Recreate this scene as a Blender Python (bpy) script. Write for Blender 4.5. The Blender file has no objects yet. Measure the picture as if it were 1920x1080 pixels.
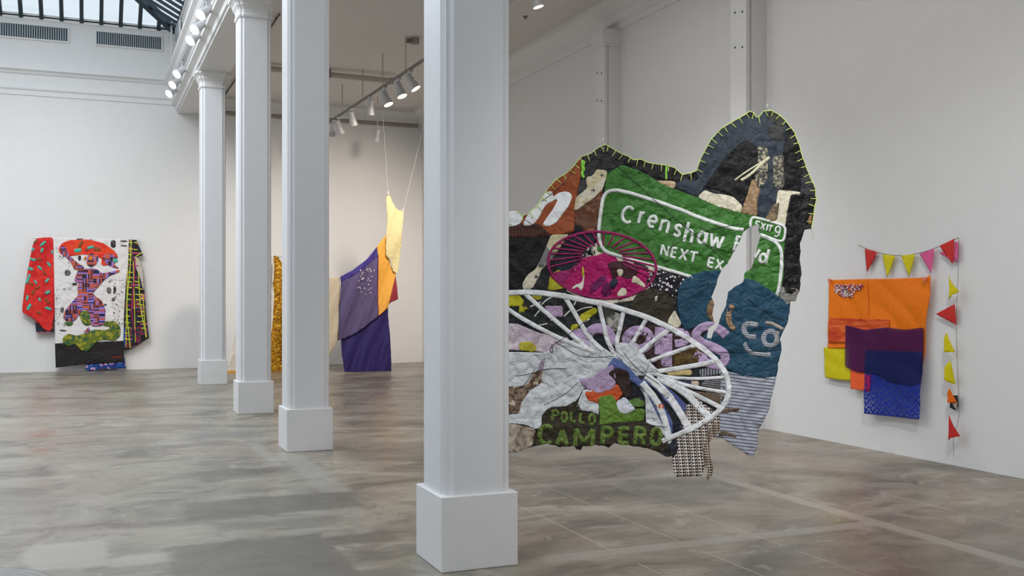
import bpy, bmesh, math, random
import numpy as np
from mathutils import Vector, noise, geometry, Matrix
random.seed(7)
C = bpy.context.scene.collection
S = bpy.context.scene
PI = math.pi
# ------------------------------------------------------------------ camera
FPX, HY, VPX, EYE = 1900.0, 557.0, 165.0, 1.5
TH = math.atan((960-VPX)/FPX)
FW = Vector((math.sin(TH), math.cos(TH), 0)); RT = Vector((math.cos(TH), -math.sin(TH), 0)); UP = Vector((0, 0, 1))
CAM = Vector((0, 0, EYE))
cd = bpy.data.cameras.new('camera'); cam = bpy.data.objects.new('camera', cd); C.objects.link(cam)
cam.location = CAM; cam.rotation_euler = (PI/2, 0, -TH)
cd.sensor_width = 36; cd.lens = FPX/1920*36; cd.shift_y = (HY-540)/1920; cd.clip_start = .05; cd.clip_end = 200
S.camera = cam
# ------------------------------------------------------------------ light
S.view_settings.view_transform = 'Standard'; S.view_settings.look = 'None'
S.view_settings.gamma = 1; S.view_settings.use_curve_mapping = False
S.view_settings.exposure = 0.45
w = bpy.data.worlds.new('sky'); S.world = w; w.use_nodes = True
bg = w.node_tree.nodes['Background']; bg.inputs[0].default_value = (.86, .93, 1, 1); bg.inputs[1].default_value = .78

def lamp(name, kind, loc, power, color, target=None, size=1, size_y=None, spot=60, blend=.6, radius=.05):
    l = bpy.data.lights.new(name, kind); l.energy = power; l.color = color
    if kind == 'AREA':
        l.size = size
        if size_y: l.shape = 'RECTANGLE'; l.size_y = size_y
    if kind == 'SPOT': l.spot_size = math.radians(spot); l.spot_blend = blend; l.shadow_soft_size = radius
    o = bpy.data.objects.new(name, l); C.objects.link(o); o.location = loc
    if target is not None:
        o.rotation_euler = (Vector(target)-Vector(loc)).to_track_quat('-Z', 'Y').to_euler()
    return o
DAY = (.80, .89, 1); WARM = (1, .88, .76)
lamp('skylight_daylight', 'AREA', (-1.9, 3.0, 7.6), 190, DAY, None, 4.4, 12)
lamp('skylight_daylight', 'AREA', (-1.9, 14.6, 7.6), 480, (.88, .94, 1), None, 4.4, 8)
lamp('nave_wall_fill', 'SPOT', (-1.2, 16.5, 5.9), 205, (1, .90, .82), (-.2, 22.4, 1.4), spot=80, blend=1, radius=.3)  # added without a fixture to brighten the nave end wall
lamp('aisle_fill', 'AREA', (4.7, 7.0, 5.6), 58, (.99, .97, .95), None, 1.2, 9)  # fill panel standing in for unseen lamps along the aisle track
lamp('near_fill', 'AREA', (3.2, -1.5, 5.4), 30, (.97, .98, 1), None, 3, 4)  # unseen fill behind the camera, added for the column fronts
lamp('aisle_wall_fill', 'SPOT', (5.9, 16.6, 5.1), 720, WARM, (4.9, 22.4, .9), spot=84, blend=1, radius=.35)  # warm fill added for the far aisle wall, no fixture here
lamp('right_wall_spot', 'SPOT', (3.6, 2.8, 5.4), 330, (.98, .98, 1), (7.1, 7.4, -.6), spot=62, blend=1, radius=.25)
lamp('right_wall_spot', 'SPOT', (3.8, 9.0, 5.4), 230, (.98, .98, 1), (7.1, 10.6, 0), spot=70, blend=1, radius=.25)
lamp('hanging_fill', 'SPOT', (3.0, .8, 5.4), 430, (1, .98, .96), (3.9, 6.3, 1.2), spot=42, blend=1, radius=.2)  # stand-in lamp with no fixture, brightens the patchwork hanging
lamp('plinth_fill', 'SPOT', (2.4, 1.0, 5.4), 170, (1, .98, .97), (2.0, 5.3, 0.2), spot=38, blend=1, radius=.2)  # added fill with no fixture, lifts the nearest plinth

# ------------------------------------------------------------------ colour / nodes
def lin(c):
    if isinstance(c, str): c = [int(c[i:i+2], 16) for i in (0, 2, 4)]
    return tuple(((v/255)/12.92 if v/255 <= .04045 else ((v/255+.055)/1.055)**2.4) for v in c)+(1,)
class NT:
    def __init__(s, m): s.t = m.node_tree; s.t.nodes.clear()
    def n(s, ty, ins=None, out=0, **pr):
        nd = s.t.nodes.new(ty)
        for k, v in pr.items(): setattr(nd, k, v)
        for k, v in (ins or {}).items():
            if isinstance(v, bpy.types.NodeSocket): s.t.links.new(v, nd.inputs[k])
            else: nd.inputs[k].default_value = v
        return nd.outputs[out] if len(nd.outputs) else None
    def m(s, op, a, b=0.0, c=0.0): return s.n('ShaderNodeMath', {0: a, 1: b, 2: c}, operation=op)
    def mix(s, f, a, b, blend='MIX'):
        return s.n('ShaderNodeMix', {0: f, 6: a, 7: b}, out=2, data_type='RGBA', blend_type=blend)
    def noise(s, vec, sc, det=3, rough=.5, dist=0.0): return s.n('ShaderNodeTexNoise', {'Vector': vec, 'Scale': sc, 'Detail': det, 'Roughness': rough, 'Distortion': dist})
    def rng(s, v, a, b, c=0.0, d=1.0): return s.n('ShaderNodeMapRange', {0: v, 1: a, 2: b, 3: c, 4: d})
    def ramp(s, f, stops, const=False):
        nd = s.t.nodes.new('ShaderNodeValToRGB'); s.t.links.new(f, nd.inputs[0]); r = nd.color_ramp
        if const: r.interpolation = 'CONSTANT'
        r.elements[0].position, r.elements[0].color = stops[0]
        r.elements[1].position, r.elements[1].color = stops[1]
        for p, c in stops[2:]: e = r.elements.new(p); e.color = c
        return nd.outputs[0]
    def out(s, sh): s.n('ShaderNodeOutputMaterial', {0: sh})
def newmat(name):
    m = bpy.data.materials.new(name); m.use_nodes = True; return m, NT(m)
def simple(name, col, rough=.6, metal=0, emit=None, es=1, bump=0, bscale=20, spec=.5):
    m, t = newmat(name); tc = t.n('ShaderNodeTexCoord', out=3)
    nz = t.noise(tc, bscale, 3)
    base = t.mix(t.rng(nz, .3, .7, 0, .35), lin(col), tuple(v*.93 for v in lin(col)[:3])+(1,))
    ins = {'Base Color': base, 'Roughness': rough, 'Metallic': metal, 'Specular IOR Level': spec}
    if emit is not None: ins['Emission Color'] = lin(emit); ins['Emission Strength'] = es
    if bump: ins['Normal'] = t.n('ShaderNodeBump', {'Strength': bump, 'Distance': .01, 'Height': nz})
    t.out(t.n('ShaderNodeBsdfPrincipled', ins)); return m

MW = simple('white_wall_paint', (226, 225, 224), .75, bump=.05, bscale=6)
MC = simple('ceiling_paint', (222, 217, 212), .8, bump=.05, bscale=5)
MCOL = simple('column_paint', (226, 226, 228), .42, bump=.08, bscale=9)
MPL = simple('plinth_paint', (228, 227, 226), .45, bump=.15, bscale=7)
MTR = simple('trim_paint', (224, 223, 222), .5, bump=.05, bscale=12)
MGREY = simple('grey_trim_paint', (150, 143, 133), .6)
MBAR = simple('skylight_steel', (44, 58, 68), .5)
MVENT = simple('vent_steel', (176, 186, 192), .5)
MVDARK = simple('vent_shadow', (70, 80, 86), .8)
MLAMP = simple('lamp_white_metal', (188, 188, 190), .35)
MLENS = simple('lamp_lens_lit', (255, 250, 240), .3, emit=(255, 244, 228), es=5)
MLENSD = simple('lamp_lens_dull', (235, 230, 220), .25, emit=(255, 240, 215), es=.8)
MTRACK = simple('track_grey', (120, 116, 110), .5)
MROD = simple('rod_paint', (188, 180, 170), .5)
MBLK = simple('track_black', (30, 28, 27), .5)
MWIRE = simple('wire', (200, 198, 192), .4)
MSTR = simple('bunting_string', (120, 118, 112), .7)
m, t = newmat('skylight_glass')
t.out(t.n('ShaderNodeMixShader', {0: .06, 1: t.n('ShaderNodeBsdfTransparent', {0: (.93, .96, .97, 1)}), 2: t.n('ShaderNodeBsdfGlossy', {0: (1, 1, 1, 1), 1: .1})}))
MGLASS = m

def flr(u, v):
    d = EYE*FPX/(v-HY); p = CAM+d*(FW+RT*((u-960)/FPX)); return p.x, p.y
def floor_mat():
    m, t = newmat('polished_concrete')
    P = t.n('ShaderNodeTexCoord', out=3)
    n1 = t.noise(P, 1.6, 5, .6); n2 = t.noise(P, 9, 4, .6)
    dv = t.n('ShaderNodeVectorMath', {0: P, 1: t.n('ShaderNodeVectorMath', {0: t.n('ShaderNodeTexNoise', {'Vector': P, 'Scale': 1.1, 'Detail': 3.}, out=1), 1: (1.1, .7, 0)}, operation='MULTIPLY')}, operation='ADD')
    mp = t.n('ShaderNodeMapping', {0: dv, 3: (.75, 1.25, 1)})
    st = t.noise(mp, 1.3, 5, .62, .6); st2 = t.noise(mp, 3.4, 4, .6, 1.2)
    sep = t.t.nodes.new('ShaderNodeSeparateXYZ')
    wob = t.n('ShaderNodeVectorMath', {0: P, 1: t.n('ShaderNodeVectorMath', {0: t.n('ShaderNodeTexNoise', {'Vector': P, 'Scale': 5., 'Detail': 3.}, out=1), 1: (.16, .16, 0)}, operation='MULTIPLY')}, operation='ADD')
    wob = t.n('ShaderNodeVectorMath', {0: wob, 1: (-.08, -.08, 0)}, operation='ADD')
    t.t.links.new(wob, sep.inputs[0]); wx, wy = sep.outputs[0], sep.outputs[1]
    sp = t.t.nodes.new('ShaderNodeSeparateXYZ'); t.t.links.new(P, sp.inputs[0]); px, py = sp.outputs[0], sp.outputs[1]
    cool = t.ramp(st, [(.34, lin((98, 93, 84))), (.44, lin((128, 122, 111))), (.53, lin((142, 136, 124))), (.68, lin((156, 150, 138)))])
    warm = t.ramp(st, [(.34, lin((92, 83, 72))), (.45, lin((124, 113, 98))), (.56, lin((142, 131, 114))), (.70, lin((160, 150, 134)))])
    col = t.mix(t.rng(t.m('ADD', px, t.m('MULTIPLY', n1, .8)), 2.1, 3.0), cool, warm)
    st3 = t.noise(mp, 5.5, 6, .7, 2.0)
    col = t.mix(t.rng(st2, .55, .63, 0, .45), col, lin((84, 79, 71)))
    col = t.mix(t.rng(st2, .42, .34, 0, .45), col, lin((176, 170, 158)))
    col = t.mix(t.rng(st3, .60, .66, 0, .5), col, lin((78, 74, 67)))
    col = t.mix(t.rng(st3, .37, .32, 0, .5), col, lin((182, 177, 166)))
    pink = t.rng(t.noise(P, .55, 2), .52, .68, 0, .22)
    col = t.mix(pink, col, lin((150, 125, 110)))
    def box(x0, x1, y0, y1, soft=.02, w=True, skew=0.0):
        X, Y = (wx, wy) if w else (px, py)
        if skew: X = t.m('SUBTRACT', X, t.m('MULTIPLY', t.m('SUBTRACT', Y, (y0+y1)/2), skew))
        dx = t.m('SUBTRACT', t.m('ABSOLUTE', t.m('SUBTRACT', X, (x0+x1)/2)), (x1-x0)/2)
        dy = t.m('SUBTRACT', t.m('ABSOLUTE', t.m('SUBTRACT', Y, (y0+y1)/2)), (y1-y0)/2)
        return t.rng(t.m('MAXIMUM', dx, dy), soft, -soft)
    vor = t.n('ShaderNodeTexVoronoi', {'Vector': P, 'Scale': 60.})
    spk = t.rng(vor, .28, .18)
    terr = t.mix(t.m('MULTIPLY', spk, t.rng(n2, .45, .55, .1, .8)), lin((92, 89, 82)), lin((150, 147, 138)))
    def put(mask, c, k=1.0):
        nonlocal col
        col = t.mix(t.m('MULTIPLY', mask, k), col, c)
    put(box(.62, 1.84, 7.12, 7.74, .03), terr, .8)
    put(box(.75, 1.55, 6.72, 6.92, .05), lin((104, 101, 95)), .7)
    put(box(.42, 1.36, 4.2, 6.40, .02), terr, .75)
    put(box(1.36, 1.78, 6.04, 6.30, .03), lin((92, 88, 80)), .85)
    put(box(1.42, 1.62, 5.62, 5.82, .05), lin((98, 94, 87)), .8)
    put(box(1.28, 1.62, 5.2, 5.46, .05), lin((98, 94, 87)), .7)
    put(box(-.34, .1, 6.1, 6.75, .03), lin((171, 167, 156)), .75)
    put(box(.1, .45, 6.05, 6.25, .04), lin((176, 172, 161)), .6)
    put(box(.13, .36, 6.3, 6.45, .04), lin((120, 118, 112)), .7)
    put(box(.2, 1.3, 10.6, 10.85, .08), lin((104, 103, 100)), .6)
    put(box(-.9, .7, 11.9, 12.1, .09), lin((120, 112, 106)), .6)
    put(box(1.0, 1.7, 11.2, 11.7, .12), lin((108, 110, 110)), .6)
    put(box(-.9, 1.0, 14.6, 15.8, .25), lin((116, 108, 99)), .55)
    put(box(-1.0, .6, 18.5, 19.5, .25), lin((112, 104, 95)), .5)
    put(box(-.4, 1.2, 21.0, 21.3, .1), lin((104, 96, 87)), .6)
    put(box(-1.6, .4, 22.0, 22.15, .05), lin((110, 102, 92)), .6)
    put(box(2.9, 3.6, 12.6, 12.9, .1), lin((88, 76, 68)), .6)
    put(box(2.5, 3.2, 15.1, 15.3, .06), lin((86, 74, 66)), .55)
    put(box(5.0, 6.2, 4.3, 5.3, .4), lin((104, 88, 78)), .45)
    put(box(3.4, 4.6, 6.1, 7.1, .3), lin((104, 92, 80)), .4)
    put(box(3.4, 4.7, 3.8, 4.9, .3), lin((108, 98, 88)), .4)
    # filled trenches and saw cuts
    put(box(4.77, 4.90, 1.0, 7.3, .012, False), lin((158, 150, 138)), .75)
    put(box(4.90, 4.915, 1.0, 7.3, .006, False), lin((108, 98, 88)), .6)
    put(box(2.4, 4.8, 5.20, 5.34, .02, False), lin((155, 148, 138)), .7)
    put(box(2.3, 4.9, 7.3, 7.42, .03, False), lin((160, 150, 138)), .6)
    put(box(2.2, 5.2, 9.2, 9.3, .03, False), lin((148, 138, 126)), .5)
    for x, y0, y1 in ((2.86, 5.3, 8.0), (3.35, 5.35, 8.4), (3.87, 5.0, 8.4), (3.35, 3.2, 5.1), (2.86, 3.4, 5.0), (3.87, 3.4, 4.9), (5.6, 3.0, 6.5)):
        put(box(x-.005, x+.005, y0, y1, .004, False), lin((178, 170, 158)), .7)
    for x in (1.70, 1.77, 1.84): put(box(x-.006, x+.006, 7.75, 9.85, .006), lin((110, 110, 108)), .6)
    put(box(1.66, 1.88, 7.7, 9.9, .03), lin((164, 160, 152)), .5)
    put(box(1.5, 1.62, 9.2, 10.7, .03), lin((168, 168, 164)), .35)
    # round patch of curved trowel lines at the lower left
    cx, cy = -.62, 5.85
    rr = t.m('SQRT', t.m('ADD', t.m('POWER', t.m('SUBTRACT', px, cx), 2.0), t.m('POWER', t.m('SUBTRACT', py, cy), 2.0)))
    ring = t.m('MULTIPLY_ADD', t.m('SINE', t.m('MULTIPLY', rr, 150.)), .5, .5)
    ringc = t.mix(ring, lin((118, 120, 120)), lin((150, 151, 148)))
    put(t.rng(rr, .46, .44), ringc, .8)
    edgem = t.rng(t.m('ABSOLUTE', t.m('SUBTRACT', rr, .46)), .012, .004); put(edgem, lin((92, 90, 86)), .6)
    fine = t.noise(P, 70, 3, .7)
    col = t.mix(t.rng(fine, .35, .65, 0, .35), col, t.mix(.22, col, lin((60, 58, 54))))
    rough = t.rng(n1, .3, .7, .24, .44)
    bmp = t.n('ShaderNodeBump', {'Strength': .06, 'Distance': .01, 'Height': n2})
    t.out(t.n('ShaderNodeBsdfPrincipled', {'Base Color': col, 'Roughness': rough, 'Normal': bmp, 'Specular IOR Level': .55}))
    return m
MFLOOR = floor_mat()

FM = {}
def fab(col, kind='plain', c2=(20, 20, 20), c3=None, sc=1.0, rough=.55, crk=.35, csc=14, alpha=1.0, key=None):
    k = key or str((col, kind, c2, c3, sc, rough, crk, alpha))
    if k in FM: return FM[k]
    m, t = newmat('cloth_'+kind); UV = t.n('ShaderNodeTexCoord', out=2)
    A = lin(col); B = lin(c2); D = lin(c3) if c3 else B
    s3 = t.t.nodes.new('ShaderNodeSeparateXYZ'); t.t.links.new(UV, s3.inputs[0]); x, y = s3.outputs[0], s3.outputs[1]
    nz = t.noise(UV, 22*sc, 4, .6)
    base = None; alp = None
    if kind == 'plain':
        base = t.mix(t.rng(nz, .35, .7, 0, .5), A, tuple(v*.78 for v in A[:3])+(1,))
    elif kind == 'stripes':
        f = t.m('FRACT', t.m('MULTIPLY', t.m('ADD', y, t.m('MULTIPLY', x, .12)), 42*sc))
        base = t.mix(t.m('GREATER_THAN', f, .62), A, B)
    elif kind == 'vstripes':
        f = t.m('FRACT', t.m('MULTIPLY', x, 42*sc)); base = t.mix(t.m('GREATER_THAN', f, .5), A, B)
    elif kind == 'dots':
        v = t.n('ShaderNodeTexVoronoi', {'Vector': UV, 'Scale': 38*sc}); base = t.mix(t.m('LESS_THAN', v, .34), A, B)
    elif kind == 'mesh':
        f = t.m('MULTIPLY', t.m('GREATER_THAN', t.m('FRACT', t.m('MULTIPLY', x, 90*sc)), .42), t.m('GREATER_THAN', t.m('FRACT', t.m('MULTIPLY', y, 90*sc)), .42))
        base = t.mix(f, A, B)
        base = t.mix(t.rng(t.noise(UV, 14, 2), .58, .64, 0, .5), base, D)
    elif kind == 'speckle':
        base = t.mix(t.m('GREATER_THAN', nz, .52), A, B)
        if c3: base = t.mix(t.m('GREATER_THAN', t.noise(UV, 9*sc, 2), .6), base, D)
    elif kind == 'marble':
        v = t.noise(UV, 10*sc, 6, .7, 2.0); base = t.mix(t.rng(v, .45, .6), A, B)
    elif kind == 'aztec':
        u2 = t.m('ADD', x, t.m('MULTIPLY', y, .08))
        band = t.m('FRACT', t.m('MULTIPLY', u2, 16*sc)); tri = t.m('ABSOLUTE', t.m('SUBTRACT', t.m('FRACT', t.m('MULTIPLY', y, 34*sc)), .5))
        a1 = t.m('GREATER_THAN', t.m('MULTIPLY', tri, 2.0), t.m('FRACT', t.m('MULTIPLY', u2, 32*sc)))
        base = t.mix(a1, A, B); base = t.mix(t.m('GREATER_THAN', band, .84), base, D)
        base = t.mix(t.m('LESS_THAN', band, .08), base, A)
    elif kind in ('brick', 'kente'):
        vec = UV if kind == 'brick' else t.n('ShaderNodeMapping', {0: UV, 2: (0, 0, PI/2)})
        bk = t.n('ShaderNodeTexBrick', {'Vector': vec, 'Color1': A, 'Color2': B, 'Mortar': D, 'Scale': 5.5*sc, 'Mortar Size': .045, 'Bias': 0., 'Brick Width': .6, 'Row Height': .22}, offset=.37, squash=1.3)
        cell = t.n('ShaderNodeTexVoronoi', {'Vector': t.n('ShaderNodeMapping', {0: UV, 3: (1.0, 2.0, 1)}), 'Scale': 7*sc}, out=1, distance='MANHATTAN')
        sx = t.t.nodes.new('ShaderNodeSeparateColor'); t.t.links.new(cell, sx.inputs[0])
        base = t.mix(t.m('GREATER_THAN', sx.outputs[0], .62), bk, lin((205, 95, 50)) if kind == 'brick' else lin((225, 200, 50)))
        base = t.mix(t.m('GREATER_THAN', sx.outputs[1], .75), base, lin((40, 42, 80)) if kind == 'brick' else lin((190, 35, 80)))
        if kind == 'kente': base = t.mix(t.m('GREATER_THAN', sx.outputs[2], .82), base, lin((30, 90, 80)))
    elif kind == 'bars':
        vx = t.n('ShaderNodeCombineXYZ', {0: t.m('FLOOR', t.m('MULTIPLY', x, 6*sc)), 1: t.m('FLOOR', t.m('MULTIPLY', y, 7*sc))})
        hb = t.n('ShaderNodeTexWhiteNoise', {'Vector': vx})
        q = t.m('FLOOR', t.n('ShaderNodeMix', {0: t.m('GREATER_THAN', hb, .42), 2: t.m('MULTIPLY', x, 24*sc), 3: t.m('MULTIPLY', y, 26*sc)}))
        wn = t.n('ShaderNodeTexWhiteNoise', {'Vector': t.n('ShaderNodeCombineXYZ', {0: q, 1: t.m('MULTIPLY', hb, 37.)})})
        base = t.ramp(wn, [(0, A), (.28, B), (.55, D), (.78, lin((110, 54, 60))), (.9, lin((170, 90, 110)))], True)
    elif kind == 'camo':
        cell = t.n('ShaderNodeTexVoronoi', {'Vector': UV, 'Scale': 9*sc}, out=1)
        sx = t.t.nodes.new('ShaderNodeSeparateColor'); t.t.links.new(cell, sx.inputs[0])
        base = t.ramp(sx.outputs[0], [(0, A), (.45, B), (.75, D)], True)
    elif kind == 'confetti':
        rot = t.n('ShaderNodeMapping', {0: UV, 2: (0, 0, .5), 3: (3.6*sc, 7*sc, 1)})
        v = t.n('ShaderNodeTexVoronoi', {'Vector': rot, 'Scale': 1.0, 'Randomness': .8}, distance='CHEBYCHEV')
        cc = t.n('ShaderNodeTexVoronoi', {'Vector': rot, 'Scale': 1.0, 'Randomness': .8}, out=1, distance='CHEBYCHEV')
        sx = t.t.nodes.new('ShaderNodeSeparateColor'); t.t.links.new(cc, sx.inputs[0])
        dot = t.ramp(sx.outputs[0], [(0, A), (.25, B), (.62, D), (.85, A)], True)
        base = t.mix(t.m('LESS_THAN', v, .24), A, dot)
    elif kind == 'lace':
        w1 = t.m('SINE', t.m('ADD', t.m('MULTIPLY', y, 90*sc), t.m('MULTIPLY', t.m('SINE', t.m('MULTIPLY', x, 55*sc)), 2.4)))
        f = t.m('GREATER_THAN', t.m('ADD', w1, t.m('MULTIPLY', t.m('SUBTRACT', t.noise(UV, 60, 2), .5), 11.)), .55)
        base = t.mix(0.0, A, A); alp = t.m('SUBTRACT', 1.0, t.m('MULTIPLY', f, .72))
    elif kind == 'brush':
        mp = t.n('ShaderNodeMapping', {0: UV, 3: (2, 16, 1)}); v = t.noise(mp, 2*sc, 5, .7, .6)
        base = t.ramp(v, [(.35, A), (.5, B), (.68, D)])
    elif kind == 'newsprint':
        bk = t.noise(UV, 26*sc, 3, .6, 1.2); area = t.noise(UV, 2.6*sc, 2)
        base = t.mix(t.m('MULTIPLY', t.m('GREATER_THAN', bk, .585), t.m('GREATER_THAN', area, .54)), A, B)
    crv = t.noise(UV, csc, 5, .6, 1.6); cr2 = t.n('ShaderNodeTexVoronoi', {'Vector': t.n('ShaderNodeVectorMath', {0: UV, 1: t.n('ShaderNodeVectorMath', {0: t.n('ShaderNodeTexNoise', {'Vector': UV, 'Scale': 7.}, out=1), 1: (.12, .12, 0)}, operation='MULTIPLY')}, operation='ADD'), 'Scale': csc*1.1}, feature='DISTANCE_TO_EDGE')
    h = t.m('ADD', t.m('MULTIPLY', crv, 1.0), t.m('MULTIPLY', t.rng(cr2, 0, .25), .35))
    bm = t.n('ShaderNodeBump', {'Strength': crk, 'Distance': .03, 'Height': h})
    bs = t.n('ShaderNodeBsdfPrincipled', {'Base Color': base, 'Roughness': rough, 'Normal': bm, 'Specular IOR Level': .25})
    if alp is not None or alpha < 1:
        bs = t.n('ShaderNodeMixShader', {0: alp if alp is not None else alpha, 1: t.n('ShaderNodeBsdfTransparent'), 2: bs})
    t.out(bs); FM[k] = m; return m

# ------------------------------------------------------------------ object helpers
WL = {}
def tag(o, label=None, cat=None, group=None, kind=None):
    if label: o['label'] = label
    if cat: o['category'] = cat
    if group: o['group'] = group
    if kind: o['kind'] = kind
    return o
def thing(name, label, cat, loc=(0, 0, 0), group=None):
    o = bpy.data.objects.new(name, None); C.objects.link(o); o.location = loc; o.empty_display_size = .1
    WL[o] = Vector(loc); return tag(o, label, cat, group)
def mobj(name, vs, fs, mat, parent=None, uvs=None, smooth=False, label=None, kind=None, world=True):
    me = bpy.data.meshes.new(name); off = WL.get(parent, Vector()) if world else Vector()
    me.from_pydata([tuple(Vector(v)-off) for v in vs], [], fs)
    if uvs:
        l = me.uv_layers.new(name='UVMap'); li = np.empty(len(me.loops), dtype=np.int32); me.loops.foreach_get('vertex_index', li)
        l.data.foreach_set('uv', np.array(uvs, dtype=np.float32)[li].ravel())
    if smooth: me.polygons.foreach_set('use_smooth', [True]*len(me.polygons))
    me.materials.append(mat); me.update()
    o = bpy.data.objects.new(name, me); C.objects.link(o)
    if parent: o.parent = parent
    WL[o] = off; tag(o, label, kind=kind)
    return o
class MB:
    def __init__(s): s.v = []; s.f = []
    def add(s, vs, fs):
        b = len(s.v); s.v += [Vector(v) for v in vs]; s.f += [tuple(i+b for i in f) for f in fs]; return s
    def box(s, x0, x1, y0, y1, z0, z1):
        return s.add([(x, y, z) for x in (x0, x1) for y in (y0, y1) for z in (z0, z1)],
                     [(0, 1, 3, 2), (4, 6, 7, 5), (0, 4, 5, 1), (2, 3, 7, 6), (0, 2, 6, 4), (1, 5, 7, 3)])
    def loft(s, rings, cap=True):
        b = len(s.v); n = len(rings[0])
        for r in rings: s.v += [Vector(p) for p in r]
        for i in range(len(rings)-1):
            for j in range(n):
                s.f.append((b+i*n+j, b+i*n+(j+1) % n, b+(i+1)*n+(j+1) % n, b+(i+1)*n+j))
        if cap: s.f.append(tuple(b+j for j in range(n))[::-1]); s.f.append(tuple(b+(len(rings)-1)*n+j for j in range(n)))
        return s
    def tube(s, p, q, r, n=8, r2=None):
        p, q = Vector(p), Vector(q); d = (q-p).normalized(); a = d.orthogonal().normalized(); c = d.cross(a)
        r2 = r if r2 is None else r2
        return s.loft([[x+(a*math.cos(k*2*PI/n)+c*math.sin(k*2*PI/n))*rr for k in range(n)] for x, rr in ((p, r), (q, r2))])
    def path(s, pts, r, n=6):
        for a, b in zip(pts[:-1], pts[1:]): s.tube(a, b, r, n)
        return s
    def prof(s, pts, y0, y1, axis='y'):     # extrude a closed (a,z) profile along y or x
        if axis == 'y': return s.loft([[(a, y0, z) for a, z in pts], [(a, y1, z) for a, z in pts]])
        return s.loft([[(y0, a, z) for a, z in pts], [(y1, a, z) for a, z in pts]])
    def build(s, name, mat, parent=None, bevel=0, world=True, **k):
        o = mobj(name, s.v, s.f, mat, parent, world=world, **k)
        bm = bmesh.new(); bm.from_mesh(o.data); bmesh.ops.recalc_face_normals(bm, faces=bm.faces[:])
        if bevel: bmesh.ops.bevel(bm, geom=bm.edges[:], offset=bevel, segments=2, affect='EDGES', profile=.5)
        bm.to_mesh(o.data); bm.free(); return o
def struct(o): o['kind'] = 'structure'; return o
def copy_tree(o, parent=None):
    c = o.copy(); C.objects.link(c); c.parent = parent
    for ch in o.children[:]: copy_tree(ch, c)
    return c

# ------------------------------------------------------------------ room shell
XR, YB, XL, YF = 7.12, 22.4, -5.4, -5.0
ZA, ZN, SE = 5.76, 6.0, 7.1            # aisle ceiling, nave ledge, skylight eave
CX, CYS = 1.995, (5.45, 10.09, 13.53, 18.27)
bm = bmesh.new()
struct(MB().box(XL-.3, XR+.3, YF-.3, YB+.3, -.2, 0).build('floor', MFLOOR))
struct(MB().box(XL-.3, XR+.3, YB, YB+.3, 0, SE).build('wall_back', MW))
struct(MB().box(XR, XR+.3, YF, YB, 0, 6.1).build('wall_right', MW))
struct(MB().box(XL-.3, XL, YF, YB, 0, SE).build('wall_left', MW))
struct(MB().box(XL-.3, XR+.3, YF-.3, YF, 0, SE).build('wall_front', MW))
struct(MB().box(1.9, XR+.3, YF, YB, ZA, ZA+.3).build('ceiling', MC))
struct(MB().box(1.72, 2.0, YF, YB, ZN-.02, SE).build('wall_clerestory', MW))
# beam over the columns with stepped fascia on the nave side
bp = [(1.74, 5.37), (2.25, 5.37), (2.25, 5.60), (2.32, 5.66), (2.36, ZA), (1.9, ZA), (1.9, 6.02), (1.46, 6.02), (1.46, 5.98), (1.52, 5.93), (1.56, 5.86), (1.66, 5.82), (1.66, 5.62), (1.62, 5.59), (1.62, 5.54), (1.70, 5.50), (1.71, 5.42), (1.74, 5.42)]
struct(MB().prof(bp, YF, YB-.002).build('trim_1', MTR))
# back wall mouldings, nave side
t1 = MB(); yb = YB
def ybprof(pts): return [(yb-d, z) for d, z in pts]
t1.prof(ybprof([(0, 5.52), (.025, 5.53), (.03, 5.62), (.055, 5.645), (.06, 5.675), (0, 5.68)]), XL, 1.74, 'x')
struct(t1.build('trim_2', MTR))
struct(MB().prof(ybprof([(0, 5.94), (.03, 5.96), (.05, 6.0), (.10, 6.03), (.10, 6.055), (0, 6.075)]), XL, 1.74, 'x').build('trim_3', MTR))
struct(MB().box(XL, 1.72, yb-.03, yb, 7.04, SE+.06).build('trim_4', MTR))
struct(MB().box(1.66, 1.70, yb-1.35, yb-.45, 6.72, 7.0).box(1.69, 1.72, yb-10, yb, 7.03, 7.16).build('trim_5', MTR))
# aisle cornice: back wall (grey lower roll) and right wall
cp = [(0, 5.36), (.035, 5.37), (.045, 5.44), (.09, 5.47), (.10, 5.56), (.18, 5.62), (.26, 5.68), (.30, 5.70), (.30, ZA+.01), (0, ZA+.01)]
struct(MB().prof([(yb-d*.8, z) for d, z in cp], 2.25, XR, 'x').build('trim_6', MTR))
struct(MB().tube((2.4, yb-.05, 5.44), (7.0, yb-.05, 5.44), .05).build('trim_7', MGREY))
struct(MB().prof([(XR-d, z) for d, z in cp], YF, YB-.01).build('trim_8', MTR))

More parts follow.
